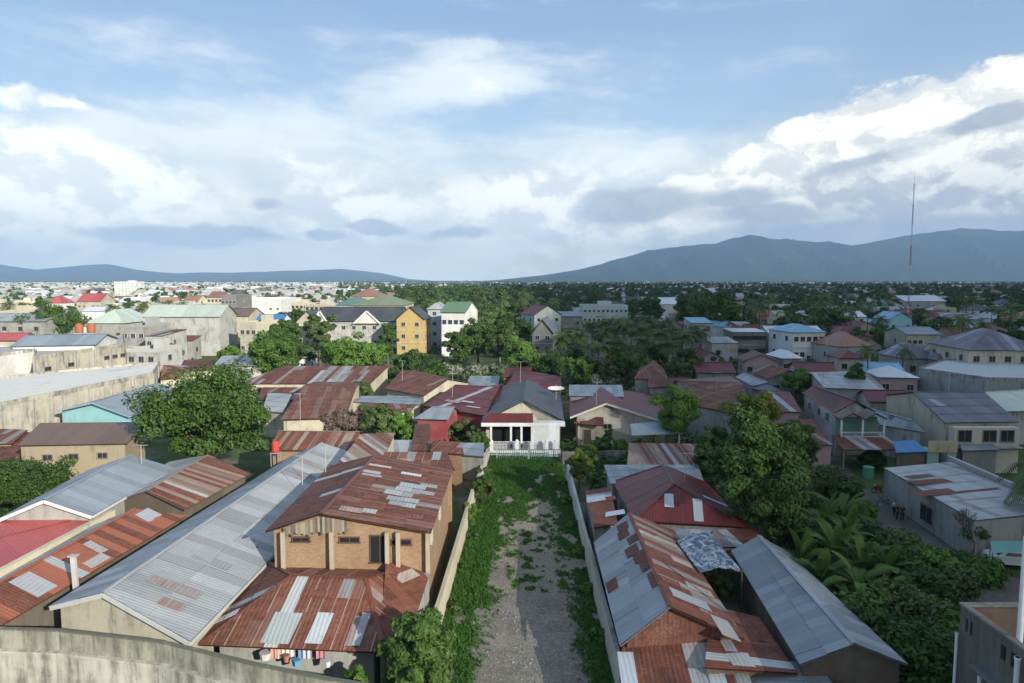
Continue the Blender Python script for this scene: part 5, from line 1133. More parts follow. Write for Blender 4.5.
# ================================================================== MIDDLE DISTANCE LANDMARKS
phouse('yellow_house', 'tall yellow gabled house with brown floor bands right of the long dark roof', 'house', 398, 426, 319, 11.5, 9, 'gy', 15.4, 'darkgrey', 'yellow', R(-8), 352, nf=2, ns=3, floors=3)
phouse('blue_grey_house', 'tall narrow blue-grey building beside the yellow house', 'building', 428, 441, 309, 14, 20, 'hip', 16, 'zinc', 'paleblue', 0, 345, nf=1, ns=2, floors=4)
phouse('white_villa', 'white two-storey house with green roof right of the blue-grey building', 'house', 446, 470, 312, 14.0, 18, 'gx', 17, 'green', 'white', R(-10), 322, nf=4, ns=1, floors=2)
rm = phouse('mansion', 'long mansion with dark grey roof and white gables among trees', 'house', 318, 400, 321, 10, 18, 'gx', 14.5, 'darkgrey', 'palegrey', 0, 338, nf=8, ns=1, floors=2)
for gx, w in ((3, 8.5), (-13, 5)):
    m = MB(); m.poly([(gx-w/2, -10.2, 9.2), (gx+w/2, -10.2, 9.2), (gx, -10.2, 13.2)], (.62, .6, .55, .1)); m.build('gable_wall', 'plaster', rm)
    m = MB(); r = random.Random(1)
    roof(m, [Vector((gx-w/2-.4, 0, 9.2)), Vector((gx-w/2-.4, -10.6, 9.2)), Vector((gx, -10.6, 13.5)), Vector((gx, 0, 13.5))], 'darkgrey', r, 2); roof(m, [Vector((gx+w/2+.4, -10.6, 9.2)), Vector((gx+w/2+.4, 0, 9.2)), Vector((gx, 0, 13.5)), Vector((gx, -10.6, 13.5))], 'darkgrey', r, 2)
    m.build('gable_roof', 'sheet', rm)
    m = MB()
    for s in (-1, 1): m.bar((gx+s*(w/2+.3), -10.66, 9.2), (gx, -10.66, 13.45), .08, .5, (.7, .7, .68, .1))
    m.build('fascia', 'paint', rm)
phouse('dark_pavilion', 'dark house with white gable left of the long mansion', 'house', 296, 318, 322, 9, 14, 'gy', 13, 'darkgrey', 'cream', 0, 336, nf=3, ns=1, floors=2)
phouse('olive_roof_hall', 'broad olive-green roof hall behind the mansion', 'hall', 352, 402, 305.5, 12, 40, 'hip', 16.5, 'olive', 'cream', 0, 310, nf=4)
phouse('teal_roof_hall', 'dull teal roof left of the olive-green roof', 'hall', 336, 362, 305, 12, 30, 'hip', 15.5, 'teal', 'palegrey', 0, 310, nf=3)
phouse('orange_roof_hall', 'orange tiled roof building beyond the green roofs', 'building', 350, 379, 296.5, 11, 40, 'hip', 17, 'orangetile', 'cream', 0, 301, nf=4)
phouse('hotel', 'tall cream hotel block standing alone on the left skyline', 'hotel', 114, 134, 282.5, 20.2, 30, 'flat', 21.5, 'zinc', 'white', 0, 296, nf=6, ns=2, floors=5, seed=1)
phouse('white_mill', 'long white windowless building on the left middle skyline', 'building', 239, 281, 300, 12, 30, 'flat', 13, 'zinc', 'white', 0, 311, nf=6, ns=1, floors=1, seed=2)
phouse('glass_office', 'dark glass-fronted office behind the grey hall', 'building', 221, 236, 297, 16, 20, 'flat', 17, 'zinc', 'darkgrey', 0, 308, nf=4, ns=1, floors=3, seed=2)
phouse('cream_block', 'cream apartment block rising beside the dark glass office', 'building', 207, 222, 297, 14, 20, 'gx', 17, 'orangetile', 'cream', 0, 310, nf=4, ns=1, floors=3)
phouse('stepped_block', 'unfinished grey flat-roofed block stepping down below the great grey hall', 'building', 128, 160, 352, 7.5, 10, 'flat', 8.3, 'zinc', 'palegrey', R(-8), 362, nf=3, ns=1, floors=2, seed=5)
phouse('blue_roof_house', 'white house with bright blue roof left of the mansion', 'house', 256, 282, 321, 7.5, 12, 'gx', 10, 'blue', 'white', 0, 326, nf=3)
phouse('cream_flats', 'cream two-storey flats below the blue-roofed house', 'building', 244, 263, 325, 10, 14, 'flat', 11, 'zinc', 'cream', R(-15), 342, nf=3, ns=1, floors=2)
phouse('brown_roof_house', 'brown roofed house right of the great grey hall', 'house', 225, 248, 316, 9, 18, 'gx', 12, 'brown', 'cream', 0, 330, nf=3)
phouse('long_white_wall_house', 'small white house among the fuzzy green trees', 'house', 288, 306, 357, 5, 10, 'gx', 6.5, 'white', 'white', 0, 364, nf=3)
phouse('green_barn', 'bright green roofed hall behind the round tree at left', 'hall', 86, 124, 323, 9, 22, 'hip', 13.5, 'palegreen', 'grey', 0, 328, nf=3)
phouse('red_roof_school', 'long red tiled roof building left of the grey hall', 'building', 77, 100, 301.5, 8, 20, 'gx', 14, 'red', 'cream', 0, 308, nf=5)
phouse('red_roof_house', 'small red roofed house beside the round green tree', 'house', 47, 62, 303, 8, 14, 'hip', 13, 'red', 'white', 0, 307, nf=3)
phouse('white_hall', 'low white hall in front of the long red tiled roof', 'building', 82, 104, 311, 8, 14, 'gx', 10, 'white', 'white', 0, 318, nf=4)
for px, lab in ((79, 'left of the pair of orange water tanks on the concrete roof'), (91, 'right of the pair of orange water tanks on the concrete roof')):
    p = G(px, 325, 11.5); t = empty('water_tank', (p.x, p.y, 0), 0, lab, 'water tank', 'orange water tanks'); m = MB(); m.tube([(0, 0, 9), (0, 0, 11.2)], .2, 6, (.4, .4, .4, .3)); m.box(-1, -1, 8.8, 1, 1, 9.3, (.4, .4, .4, .3)); m.build('stand', 'paint', t)
    m = MB(); m.tube([(0, 0, 9.32), (0, 0, 9.6), (0, 0, 11.4), (0, 0, 11.9), (0, 0, 12.0)], [.95, 1.05, 1.05, .6, .2], 12, (.36, .12, .05, .2)); m.build('tank', 'paint', t, True)
phouse('mint_office', 'long mint-white office building beyond the coconut palms', 'building', 583, 628, 307, 9.5, 20, 'flat', 10.5, 'white', 'mint', 0, 316, nf=10, ns=2, floors=2, seed=1)
phouse('pale_pink_house', 'pale house with faded red roof in front of the mint office', 'house', 527, 556, 315, 9, 16, 'gy', 13, 'maroon', 'mint', R(20), 328, nf=3, ns=2, floors=2)
phouse('slate_gable_house', 'dark slate gabled house with balconies beside the coconut palms', 'house', 536, 556, 333, 9, 12, 'gy', 13.0, 'purplegrey', 'darkgrey', R(-10), 350, nf=2, ns=2, floors=3)
phouse('dusky_house', 'dusky brown house half hidden by the coconut palms', 'house', 600, 617, 343, 7, 10, 'gx', 9.0, 'darkgrey', 'pink', 0, 355, nf=2, floors=2)
phouse('long_roof_house', 'long grey roof beside the slate gabled house', 'building', 556, 582, 316, 7, 14, 'gx', 9, 'zincblue', 'grey', 0, 325, nf=3)
phouse('white_wave_hall', 'white-roofed hall left of the big dark trees', 'hall', 661, 682, 304, 9, 16, 'gx', 13, 'white', 'white', 0, 309, nf=3)
phouse('red_hut', 'small orange-red roofed house below the big dark trees', 'house', 673, 687, 314, 7, 9, 'hip', 10, 'orangetile', 'pink', 0, 318, nf=2)
phouse('tower_house', 'narrow grey tower house with pale blue flat roof', 'house', 692, 713, 323, 11, 10, 'mono', 12.2, 'paleblue', 'grey', 0, 342, nf=2, ns=2, floors=3)
phouse('pale_blue_hall', 'pale blue-green hall beside the grey tower house', 'hall', 714, 733, 326, 9, 12, 'gx', 10.5, 'paleblue', 'mint', R(-30), 332, nf=2)
phouse('long_arcade', 'long pale-roofed arcade right of the tower house', 'building', 733, 766, 332, 8, 10, 'mono', 8.5, 'white', 'darkgrey', 0, 340, nf=8, floors=2)
phouse('flat_zinc_house', 'low grey roof house at the foot of the tower house', 'house', 712, 738, 343, 6, 10, 'mono', 7, 'zinc', 'palegrey', 0, 350, nf=2)
phouse('blue_white_house', 'white two-storey house with pale blue roof right of centre', 'house', 789, 823, 332, 9, 14, 'hip', 11, 'paleblue', 'white', R(8), 344, nf=5, ns=2, floors=2)
phouse('orange_hip_house', 'orange-red hipped roof house among trees on the right', 'house', 834, 870, 346, 6, 12, 'hip', 9.5, 'orangetile', 'palegrey', R(10), 356, nf=3, ns=1)
phouse('dark_roof_house', 'dark grey hipped roof house left of the two-storey cream house', 'house', 905, 938, 358, 5.5, 12, 'hip', 8.5, 'purplegrey', 'grey', 0, 366, nf=2)
phouse('dark_roof_house', 'wide dark hipped roof nearest the two-storey cream house', 'house', 938, 976, 360, 5.5, 13, 'hip', 9.0, 'purplegrey', 'grey', 0, 366, nf=2)
phouse('manor', 'two-storey cream house with dark purple-grey roof at the right edge', 'house', 976, 1050, 350, 9.0, 18, 'hip', 13.0, 'purplegrey', 'cream', R(-6), 370, nf=5, ns=3, floors=2)
phouse('turquoise_hall', 'turquoise-blue roofed house near the radio mast', 'house', 890, 912, 319, 7, 14, 'gy', 10, 'paleblue', 'turq', 0, 330, nf=3)
phouse('cream_low_hall', 'low cream walled building with grey roof below the radio mast', 'building', 907, 940, 334, 6, 14, 'gx', 8, 'zincblue', 'cream', 0, 340, nf=6)
phouse('white_factory', 'long white factory roof behind the radio mast', 'factory', 906, 946, 301, 8, 30, 'gx', 12, 'white', 'palegrey', 0, 306, nf=5)
# ---- radio mast
def mast():
    d = 370; x = (908-512)/700*d; root = empty('radio_mast', (x, d, 0), 0, 'tall thin red and white lattice radio mast against the right-hand hills', 'radio mast'); Ht = 74; w = .55; nseg = 7
    for k in range(nseg):
        z0, z1 = Ht*k/nseg, Ht*(k+1)/nseg; c = (.60, .60, .60, .1) if k % 2 == 0 else (.26, .10, .09, .1); m = MB(); w = .5-.28*k/nseg
        L = [Vector((math.cos(a)*w, math.sin(a)*w, 0)) for a in (0, 2.094, 4.189)]
        for q in L: m.tube([q+Vector((0, 0, z0)), q+Vector((0, 0, z1))], .055, 5, c)
        n = 9
        for j in range(n):
            za, zb = z0+(z1-z0)*j/n, z0+(z1-z0)*(j+1)/n
            for i in range(3): m.bar(L[i]+Vector((0, 0, za)), L[(i+1) % 3]+Vector((0, 0, zb)), .06, .06, c)
        m.build('lattice_section', 'paint', root)
    m = MB(); m.tube([(0, 0, Ht), (0, 0, Ht+5)], .06, 5, (.5, .5, .5, .1)); m.build('antenna', 'paint', root)
    for a in (0.5, 2.6, 4.7):
        m = MB()
        for z in (28, 50, 70): m.tube([(0, 0, z), (math.cos(a)*38, math.sin(a)*38, 0)], .012, 3, (.4, .4, .4, .1))
        m.build('guy_wire', 'steel', root)
mast()
# ---- small items
def tvant(px, pyb, z, h, label):
    p = G(px, pyb, z); r = empty('television_antenna', p, 0, label, 'antenna', 'television antennas on poles'); m = MB(); m.tube([(0, 0, -2.5), (.12, 0, h)], .035, 5, (.4, .38, .34, .3)); m.build('pole', 'paint', r)
    m = MB(); m.tube([(-.6, 0, h-.05), (.8, 0, h-.05)], .02, 4)
    for i in range(6): x = -.5+.22*i; m.tube([(x, -.4, h-.05), (x, .4, h-.05)], .012, 4)
    m.build('aerial', 'steel', r)
tvant(302, 493, 5.2, 3.4, 'tall bamboo-thin aerial pole at the left eave of the brick house')
tvant(325, 478, 6.6, 2.9, 'short aerial pole near the back of the brick house roof')
tvant(300, 430, 5.4, 4.6, 'aerial pole rising in front of the brown-rust roof')
tvant(141, 470, 4.8, 2.6, 'aerial pole leaning at the corner of the tan brick building')
def drum():
    p = G(276, 466, 3.0); r = empty('red_drum', (p.x, p.y, 0), 0, 'bright red plastic drum on a stand behind the warehouse roof', 'drum'); m = MB(); m.tube([(0, 0, 4.6), (0, 0, 4.8), (0, 0, 5.7), (0, 0, 5.85)], [.36, .42, .42, .3], 12, (.5, .05, .04, .1)); m.build('barrel', 'paint', r, True)
    m = MB()
    for x, y in ((-.4, -.4), (.4, -.4), (.4, .4), (-.4, .4)): m.bar((x, y, 0), (x, y, 4.55), .08, .08, (.3, .28, .25, .2))
    m.box(-.5, -.5, 4.5, .5, .5, 4.58, (.3, .28, .25, .2)); m.build('stand', 'paint', r)
drum()
tvant(596, 402, 6.0, 3.0, 'aerial pole on the maroon roof of the cream house')
tvant(520, 380, 7.0, 3.2, 'aerial pole behind the dark grey roof ridge')
tvant(452, 392, 6.2, 3.0, 'aerial pole on the streaked maroon roof left of the white house')
tvant(684, 480, 5.2, 2.6, 'aerial pole on the dark maroon hipped roof')
tvant(822, 392, 7.0, 3.0, 'aerial pole above the roof of the balcony house')
tvant(948, 395, 7.6, 3.2, 'aerial pole on the purple-grey roof')
tvant(716, 392, 6.2, 3.2, 'aerial pole on the dull brown-maroon roof')
tvant(402, 378, 6.2, 3.2, 'aerial pole on the bright rust striped roof')
def dish():
    p = G(556, 392, 6.2); r = empty('satellite_dish', p, 0, 'white satellite dish on the roof right of the dark grey roof', 'satellite dish'); m = MB(); n = 16; rings = []
    for k in range(5):
        rr = .9*k/4; rings.append([Vector((math.cos(2*math.pi*i/n)*rr*1.5, -.2*(k/4)**2+math.sin(2*math.pi*i/n)*rr*.8, .25+.5*(k/4)**2*.8+math.sin(2*math.pi*i/n)*rr*.25)) for i in range(n)])
    for a, b in zip(rings, rings[1:]):
        for i in range(n): j = (i+1) % n; m.poly([a[i], a[j], b[j], b[i]], (.66, .66, .64, .1)); m.poly([b[i]-Vector((0, 0, .03)), b[j]-Vector((0, 0, .03)), a[j]-Vector((0, 0, .03)), a[i]-Vector((0, 0, .03))], (.6, .6, .58, .1))
    m.build('reflector', 'paint', r, True); m = MB(); m.tube([(0, 0, -1.5), (0, 0, .3)], .06, 6); m.tube([(0, -.2, .6), (0, 0, 1.3)], .03, 5); m.build('mount', 'steel', r)
dish()
def umbrella():
    p = G(647, 379, 4.5); r = empty('red_awning', p, 0, 'small bright red cloth awning among the maroon roofs', 'awning'); m = MB(); m.hexa([Vector(q) for q in ((-2, 0, 0), (2.4, -1, 0), (2.4, 1, .2), (-2, 2, .2))], [Vector(q) for q in ((-2, 0, .12), (2.4, -1, .1), (.2, 1, 1.5), (-1, 2, 1.5))], (.5, .04, .03, .1)); m.build('cloth', 'paint', r)
    m = MB()
    for x, y in ((-1.8, .2), (2.2, -.8)): m.tube([(x, y, -4.5), (x, y, .05)], .05, 5)
    m.build('pole', 'steel', r)
umbrella()
# ---- street: people, bicycle, motorcycle, car
def skinned(name, joints, bones, mat, parent, sub=1):
    me = bpy.data.meshes.new(name); me.from_pydata([j[0] for j in joints], bones, []); o = bpy.data.objects.new(name, me); COL.objects.link(o); o.parent = parent
    md = o.modifiers.new('skin', 'SKIN'); 
    if not me.skin_vertices: 
        bm = bmesh.new(); bm.from_mesh(me); bm.verts.layers.skin.verify(); bm.to_mesh(me); bm.free()
    for i, j in enumerate(joints):
        sv = me.skin_vertices[0].data[i]; sv.radius = (j[1], j[2] if len(j) > 2 else j[1]); sv.use_root = (i == 0)
    s = o.modifiers.new('sub', 'SUBSURF'); s.levels = sub; s.render_levels = sub; me.materials.append(mat if not isinstance(mat, str) else M[mat]); md.use_smooth_shade = True; return o
def flat(name, col, rough=.8):
    if name in M: return M[name]
    m_simple(name, col, rough, 12, .15); return M[name]
def person(px, py, rz, shirt, pants, label, arm=.25, stride=.12, lean=0):
    p = G(px, py, 0); r = empty('person', p, rz, label, 'person'); S = stride
    J = [((0, 0, .93), .12, .10), ((lean*.3, 0, 1.10), .115, .09), ((lean*.6, 0, 1.32), .14, .10), ((lean, 0, 1.46), .06), ((lean*1.2, -.01, 1.56), .075, .085), ((lean*1.25, -.01, 1.66), .08, .09),
         ((-.17, 0, 1.40), .05), ((-.21, -arm*.3, 1.15), .042), ((-.20, -arm, .93), .032), ((-.20, -arm-.06, .84), .03),
         ((.17, 0, 1.40), .05), ((.22, arm*.2, 1.15), .042), ((.22, arm*.4-.06, .92), .032), ((.22, arm*.4-.10, .83), .03),
         ((-.10, 0, .86), .085), ((-.10, -S*.6, .48), .058), ((-.10, -S+.05, .09), .038), ((-.10, -S-.12, .04), .035), ((.10, 0, .86), .085), ((.10, S*.3, .48), .058), ((.10, S+.08, .09), .038), ((.10, S-.08, .04), .035)]
    B = [(0, 1), (1, 2), (2, 3), (3, 4), (4, 5), (2, 6), (6, 7), (7, 8), (8, 9), (2, 10), (10, 11), (11, 12), (12, 13), (0, 14), (14, 15), (15, 16), (16, 17), (0, 18), (18, 19), (19, 20), (20, 21)]
    skinned('body', J, B, 'skin', r, 2)
    k = lambda j, d: (j[0], *[q+d for q in j[1:]])
    sh = [k(J[0], .025), k(J[1], .025), k(J[2], .025), k(J[6], .02), k(J[7], .018), k(J[10], .02), k(J[11], .018)]
    skinned('shirt', sh, [(0, 1), (1, 2), (2, 3), (3, 4), (2, 5), (5, 6)], shirt, r, 1)
    pt = [k(J[0], .02), k(J[14], .025), k(J[15], .022), k(J[16], .02), k(J[18], .025), k(J[19], .022), k(J[20], .02)]
    skinned('trousers', pt, [(0, 1), (1, 2), (2, 3), (0, 4), (4, 5), (5, 6)], pants, r, 1)
    skinned('hair', [((lean*1.25, .02, 1.67), .088, .088), ((lean*1.25, .03, 1.72), .06, .07)], [(0, 1)], 'hair', r, 2)
    return r
person(894, 516, R(200), flat('white_cloth', (.55, .56, .58)), flat('black_cloth', (.02, .02, .025)), 'person in white shirt and dark trousers on the dirt street', .3, .1)
person(902, 521, R(160), flat('black_cloth', (.02, .02, .025)), flat('navy_cloth', (.03, .035, .06)), 'person all in dark clothes standing nearest on the dirt street', .1, .05)
person(908, 513, R(240), flat('maroon_cloth', (.12, .03, .03)), flat('black_cloth', (.02, .02, .025)), 'person in dark maroon top near the block wall', .2, .18)
person(897, 520, R(30), flat('dark_red_cloth', (.10, .02, .03)), flat('black_cloth', (.02, .02, .025)), 'person in dark red shirt beside the white-shirted person', .1, .1)
def torus(m, c, rr, r, axis='x', n=20, k=6, col=(.02, .02, .02, .1)):
    P = [];
    for i in range(n):
        a = 2*math.pi*i/n; P.append([Vector((c[0]+(r*math.sin(2*math.pi*j/k)), c[1]+math.cos(a)*(rr+r*math.cos(2*math.pi*j/k)), c[2]+math.sin(a)*(rr+r*math.cos(2*math.pi*j/k)))) for j in range(k)])
    for i in range(n):
        for j in range(k): m.poly([P[i][j], P[(i+1) % n][j], P[(i+1) % n][(j+1) % k], P[i][(j+1) % k]], col)
def cycle(px, py, rz, motor, label, cat, col):
    p = G(px, py, 0); r = empty(cat, p, rz, label, cat); wr = .33 if not motor else .28; tr = .025 if not motor else .06
    for y in (-.52, .52):
        m = MB(); torus(m, (0, y, wr+tr), wr, tr); w = m.build('wheel', 'paint', r, True); q = MB()
        for i in range(8): a = math.pi*i/8; q.bar((0, y-math.cos(a)*wr, wr+tr-math.sin(a)*wr), (0, y+math.cos(a)*wr, wr+tr+math.sin(a)*wr), .012, .012, (.5, .5, .5, .1))
        q.build('spokes', 'paint', w)
    m = MB(); t = .02 if not motor else .04
    for a, b in (((0, -.52, wr), (0, -.15, .85)), ((0, -.15, .85), (0, .38, .82)), ((0, -.05, .35), (0, .38, .8)), ((0, -.52, wr), (0, -.05, .35)), ((0, -.15, .85), (0, -.05, .35)), ((0, .52, wr), (0, .36, .98))): m.tube([a, b], t, 6, col)
    m.build('frame', 'paint', r); m = MB(); m.tube([(-.28, .3, 1.02), (0, .36, .98), (.28, .3, 1.02)], .018, 6, (.3, .3, .3, .1)); m.build('handlebar', 'paint', r)
    m = MB(); m.hexa([Vector(q) for q in ((-.09, -.5 if motor else -.28, .82), (.09, -.5 if motor else -.28, .82), (.05, .02, .84), (-.05, .02, .84))][::1], [Vector(q) for q in ((-.09, -.5 if motor else -.28, .9), (.09, -.5 if motor else -.28, .9), (.05, .02, .89), (-.05, .02, .89))], (.02, .02, .02, .1)); m.build('saddle', 'paint', r)
    if motor:
        m = MB(); m.hexa([Vector(q) for q in ((-.13, -.2, .3), (.13, -.2, .3), (.13, .22, .3), (-.13, .22, .3))], [Vector(q) for q in ((-.08, -.15, .8), (.08, -.15, .8), (.06, .25, .82), (-.06, .25, .82))], col); m.hexa([Vector(q) for q in ((-.16, .3, .35), (.16, .3, .35), (.14, .42, .4), (-.14, .42, .4))], [Vector(q) for q in ((-.15, .28, .95), (.15, .28, .95), (.12, .4, .95), (-.12, .4, .95))], col); m.build('bodywork', 'paint', r)
        m = MB(); m.tube([(0, .42, .88), (0, .48, .88)], .08, 8, (.6, .6, .6, .1)); m.build('headlight', 'paint', r)
cycle(886, 508, R(70), False, 'dark bicycle parked on the dirt street behind the people', 'bicycle', (.06, .06, .07, .1))
cycle(878, 493, R(100), True, 'small red motorcycle parked at the far end of the street', 'motorcycle', (.35, .03, .03, .1))
def car():
    p = G(1014, 566, 0); r = empty('parked_car', p, R(78), 'white car parked under green cloth at the right edge of the street', 'car'); c = (.7, .7, .7, .05)
    prof = [(-2.1, .35), (-2.15, .8), (-1.9, 1.0), (-1.3, 1.05), (-.75, 1.42), (.9, 1.45), (1.6, 1.02), (2.1, .9), (2.15, .4)]
    m = MB(); n = len(prof)
    def ring(s, inn): return [Vector((s*(.85-(.16 if z > 1.1 else 0)-inn), y, z)) for y, z in prof]
    A, B = ring(-1, 0), ring(1, 0)
    m.poly(A[::-1], c); m.poly(B, c)
    for i in range(n): j = (i+1) % n; m.poly([A[i], A[j], B[j], B[i]], c)
    bd = m.build('body', 'paint', r)
    for nm, q in (('windscreen', [(-.62, .98, 1.40), (.62, .98, 1.40), (.72, 1.52, 1.09), (-.72, 1.52, 1.09)]), ('rear_window', [(.62, -.82, 1.39), (-.62, -.82, 1.39), (-.72, -1.25, 1.1), (.72, -1.25, 1.1)])):
        g_ = MB(); P = [Vector(v) for v in q]; nn = (P[1]-P[0]).cross(P[2]-P[0]).normalized(); nn = nn if nn.z > 0 else -nn; g_.hexa([v+nn*.0 for v in P], [v+nn*.03 for v in P]); g_.build(nm, 'glass', r)
    for s in (-1, 1):
        g_ = MB(); g_.hexa([Vector((s*.80, -.7, 1.1)), Vector((s*.80, 1.1, 1.1)), Vector((s*.705, .8, 1.36)), Vector((s*.705, -.6, 1.36))], [Vector((s*.83, -.7, 1.1)), Vector((s*.83, 1.1, 1.1)), Vector((s*.73, .8, 1.36)), Vector((s*.73, -.6, 1.36))]); g_.build('side_window', 'glass', r)
        for y in (-1.3, 1.35):
            w = MB(); torus(w, (s*.82, y, .32), .22, .1); wo = w.build('wheel', 'paint', r, True); q = MB(); q.tube([(s*.78, y, .32), (s*.88, y, .32)], .16, 10, (.5, .5, .5, .1)); q.build('rim', 'paint', wo)
        g_ = MB(); g_.box(s*.45-.15, 2.1, .68, s*.45+.15, 2.17, .82, (.8, .8, .75, 0)); g_.build('headlight', 'paint', r)
car()
def canopy():
    a, b, c, d = G(992, 553, 2.4), G(1035, 551, 2.4), G(1030, 541, 2.5), G(990, 541, 2.5); cc = (a+b+c+d)/4; r = empty('cloth_canopy', (cc.x, cc.y, 0), 0, 'green cloth canopy stretched on poles behind the parked white car', 'canopy'); m = MB(); q = [v-Vector((cc.x, cc.y, 0)) for v in (a, b, c, d)]; m.hexa([v-Vector((0, 0, .03)) for v in q], q, (.14, .32, .27, .2)); m.build('cloth', 'paint', r); m = MB()
    for v in q: m.tube([(v.x*.97, v.y*.97, 0), (v.x*.97, v.y*.97, v.z-.04)], .04, 5)
    m.build('pole', 'dark_wood', r)
canopy()
b0 = G(868, 478, 0); t = empty('street_bin', b0, 0, 'green metal bin beside the bushy shrub at the far end of the street', 'bin'); m = MB(); m.tube([(0, 0, 0), (0, 0, 1.3)], [.6, .65], 10, (.1, .34, .22, .1)); m.build('body', 'paint', t); m = MB(); m.tube([(0, 0, 1.31), (0, 0, 1.4), (0, 0, 1.5)], [.7, .68, .3], 10, (.08, .28, .18, .1)); m.build('lid', 'paint', t)
# utility poles
pole0 = empty('utility_pole', (0, 0, 0)); m = MB(); m.tube([(0, 0, -.2), (0, 0, 9)], [.16, .10], 8, (.42, .41, .38, .3)); m.build('post', 'paint', pole0); m = MB(); m.bar((-.9, 0, 8.4), (.9, 0, 8.4), .1, .12, (.3, .3, .3, .2)); m.build('crossarm', 'paint', pole0)
first = True
for px, py, lab in ((826, 372, 'grey utility pole left of the orange-red hipped house'), (905, 376, 'pale utility pole standing between dark hipped roofs and mast'), (937, 372, 'utility pole in front of the dark hipped roofs'), (500, 366, 'short utility pole left of centre trees'), (566, 352, 'utility pole beside the slate gabled house'), (884, 330, 'distant utility pole left of the radio mast'), (760, 352, 'utility pole at the right end of the long arcade')):
    o = pole0 if first else copy_tree(pole0); first = False; p = G(px, py, 0); o.location = p; tag(o, lab, 'utility pole', 'utility poles'); 

# ================================================================== VEGETATION BY HAND
def T(px, pyb, pyt, hw, label, seed, mat='leaf', q=1.0, name='tree', low=.25, cat='tree', group=None, vb=None, size=None, K=None, per=None, lean=0, cr=.25):
    p = G(px, pyb, 0); top = G(px, pyt, 0); h = H-(H)*((pyt-280)/(pyb-280)) if pyt > 280 else H+(280-pyt)*p.y/700
    r = hw*p.y/700; d = p.y
    K = K or int(max(14, min(90, 60*q*(100/d)**.4))); per = int((per or max(30, min(170, 120*q*(90/d)**.5)))*2.3); size = (size or max(.22, d*.0028))*.64
    o = make_tree(h, r, max(.12, h*.025), K, per, size, mat, seed, name, low, lean=lean, cr=cr); o.location = (p.x, p.y, 0); o.rotation_euler.z = seed*1.3; tag(o, label, cat, group); occ(p.x, p.y, r); vis(px-hw, px+hw, vb or pyb-10, p.y); return o
T(212, 478, 366, 62, 'big dark green spreading tree left of the warehouse', 1, q=1.5, K=95, per=170, size=.34, low=.16)
T(20, 520, 458, 52, 'low round dark bush tree at the left edge below tan brick building', 2, q=1.1, low=.05, name='bush', cat='bush')
T(757, 560, 402, 50, 'big dark tree in the right foreground above the maroon hip roof', 3, q=1.3, low=.1, K=90, per=160, size=.3)
T(752, 500, 388, 30, 'yellow-green topped tree behind the big dark tree', 4, 'leaf_yellow', 1.0)
T(792, 500, 415, 26, 'dark tree beside the pink house', 5)
T(715, 500, 425, 20, 'dark tree at the end of the rust striped shed', 31)
T(678, 452, 387, 25, 'bright green leafy tree right of the cream house', 6, 'leaf_bright')
T(795, 405, 367, 15, 'round green tree beyond the maroon roofs', 7, 'leaf_bright')
T(854, 412, 367, 14, 'slender green tree behind the balcony house', 8)
T(873, 470, 450, 13, 'green shrub at the corner of the striped-roof building', 9, 'leaf', name='bush', cat='bush', low=.05)
T(273, 386, 332, 25, 'feathery light green tree left of the pair of fuzzy trees', 10, 'leaf_bright', size=.45)
T(232, 372, 345, 14, 'small green tree below the great hall corner', 33, 'leaf_bright')
T(345, 382, 336, 24, 'feathery bright green tree right of the pair of fuzzy trees', 11, 'leaf_bright', size=.45)
T(371, 378, 342, 16, 'bright green tree joining the feathery tree on its right', 12, 'leaf_bright')
T(320, 366, 309, 16, 'tall drooping grey-green tree in front of the mansion', 13, 'leaf_palm')
T(286, 358, 317, 18, 'dark tree left of the dark pavilion', 14)
T(300, 376, 340, 16, 'mid green tree between the feathery trees', 34)
T(388, 372, 322, 10, 'dark tree in front of the yellow gable', 15)
T(410, 384, 350, 16, 'low dark hedge tree under the yellow house', 35)
T(478, 366, 318, 24, 'dense dark tree right of the blue-grey building', 16)
T(458, 372, 330, 14, 'dark tree close beside the blue-grey building', 36)
T(525, 395, 337, 22, 'light green tree behind the white house roof', 17, 'leaf_bright')
T(548, 396, 352, 20, 'dark green tree right behind the maroon roofs', 18)
T(507, 372, 330, 16, 'olive tree left of the slate gabled house', 19, 'leaf_palm')
T(522, 356, 318, 12, 'dark narrow tree left of the slate gable', 37)
T(433, 392, 360, 15, 'low green tree between rust roof and flowering hedge', 38)
T(716, 350, 289, 27, 'largest dark tree on the right middle skyline', 20, q=1.1)
T(688, 344, 291, 17, 'dark tree just left of the largest dark tree', 21)
T(650, 336, 294, 14, 'dark tree above the coconut palms', 22)
T(170, 372, 343, 13, 'small green tree growing against the great grey hall', 23, 'leaf_bright')
T(57, 352, 303, 27, 'round dark green tree at left behind the hall', 24, q=1.2, vb=326)
T(419, 722, 606, 40, 'round glossy green tree at the near corner of the lot', 46, 'leaf', 1.2, low=.02, K=110, per=150, size=.22)
T(357, 715, 662, 15, 'small leafy plant rising over the yard wall', 26, 'leaf_bright', name='bush', cat='bush', K=20, per=90, size=.2)
T(483, 506, 468, 13, 'green bush against the left wall inside the lot', 27, 'leaf', name='bush', cat='bush', low=.03, K=30, size=.2)
T(470, 530, 500, 10, 'second green bush nearer along the left lot wall', 39, 'leaf_bright', name='bush', cat='bush', low=.03, K=24, size=.2)
T(579, 492, 446, 14, 'yellow-green bush leaning over the right lot wall', 28, 'leaf_yellow', name='bush', cat='bush', low=.2, K=34)
T(380, 446, 405, 20, 'brownish green tree in the rust roof yard', 29, 'leaf_palm')
T(401, 446, 411, 14, 'bright green bush beside the brownish tree', 30, 'leaf_bright', low=.1)
T(341, 446, 410, 20, 'pink blossom tree in the rust roof yard', 40, 'leaf_pink', low=.2)
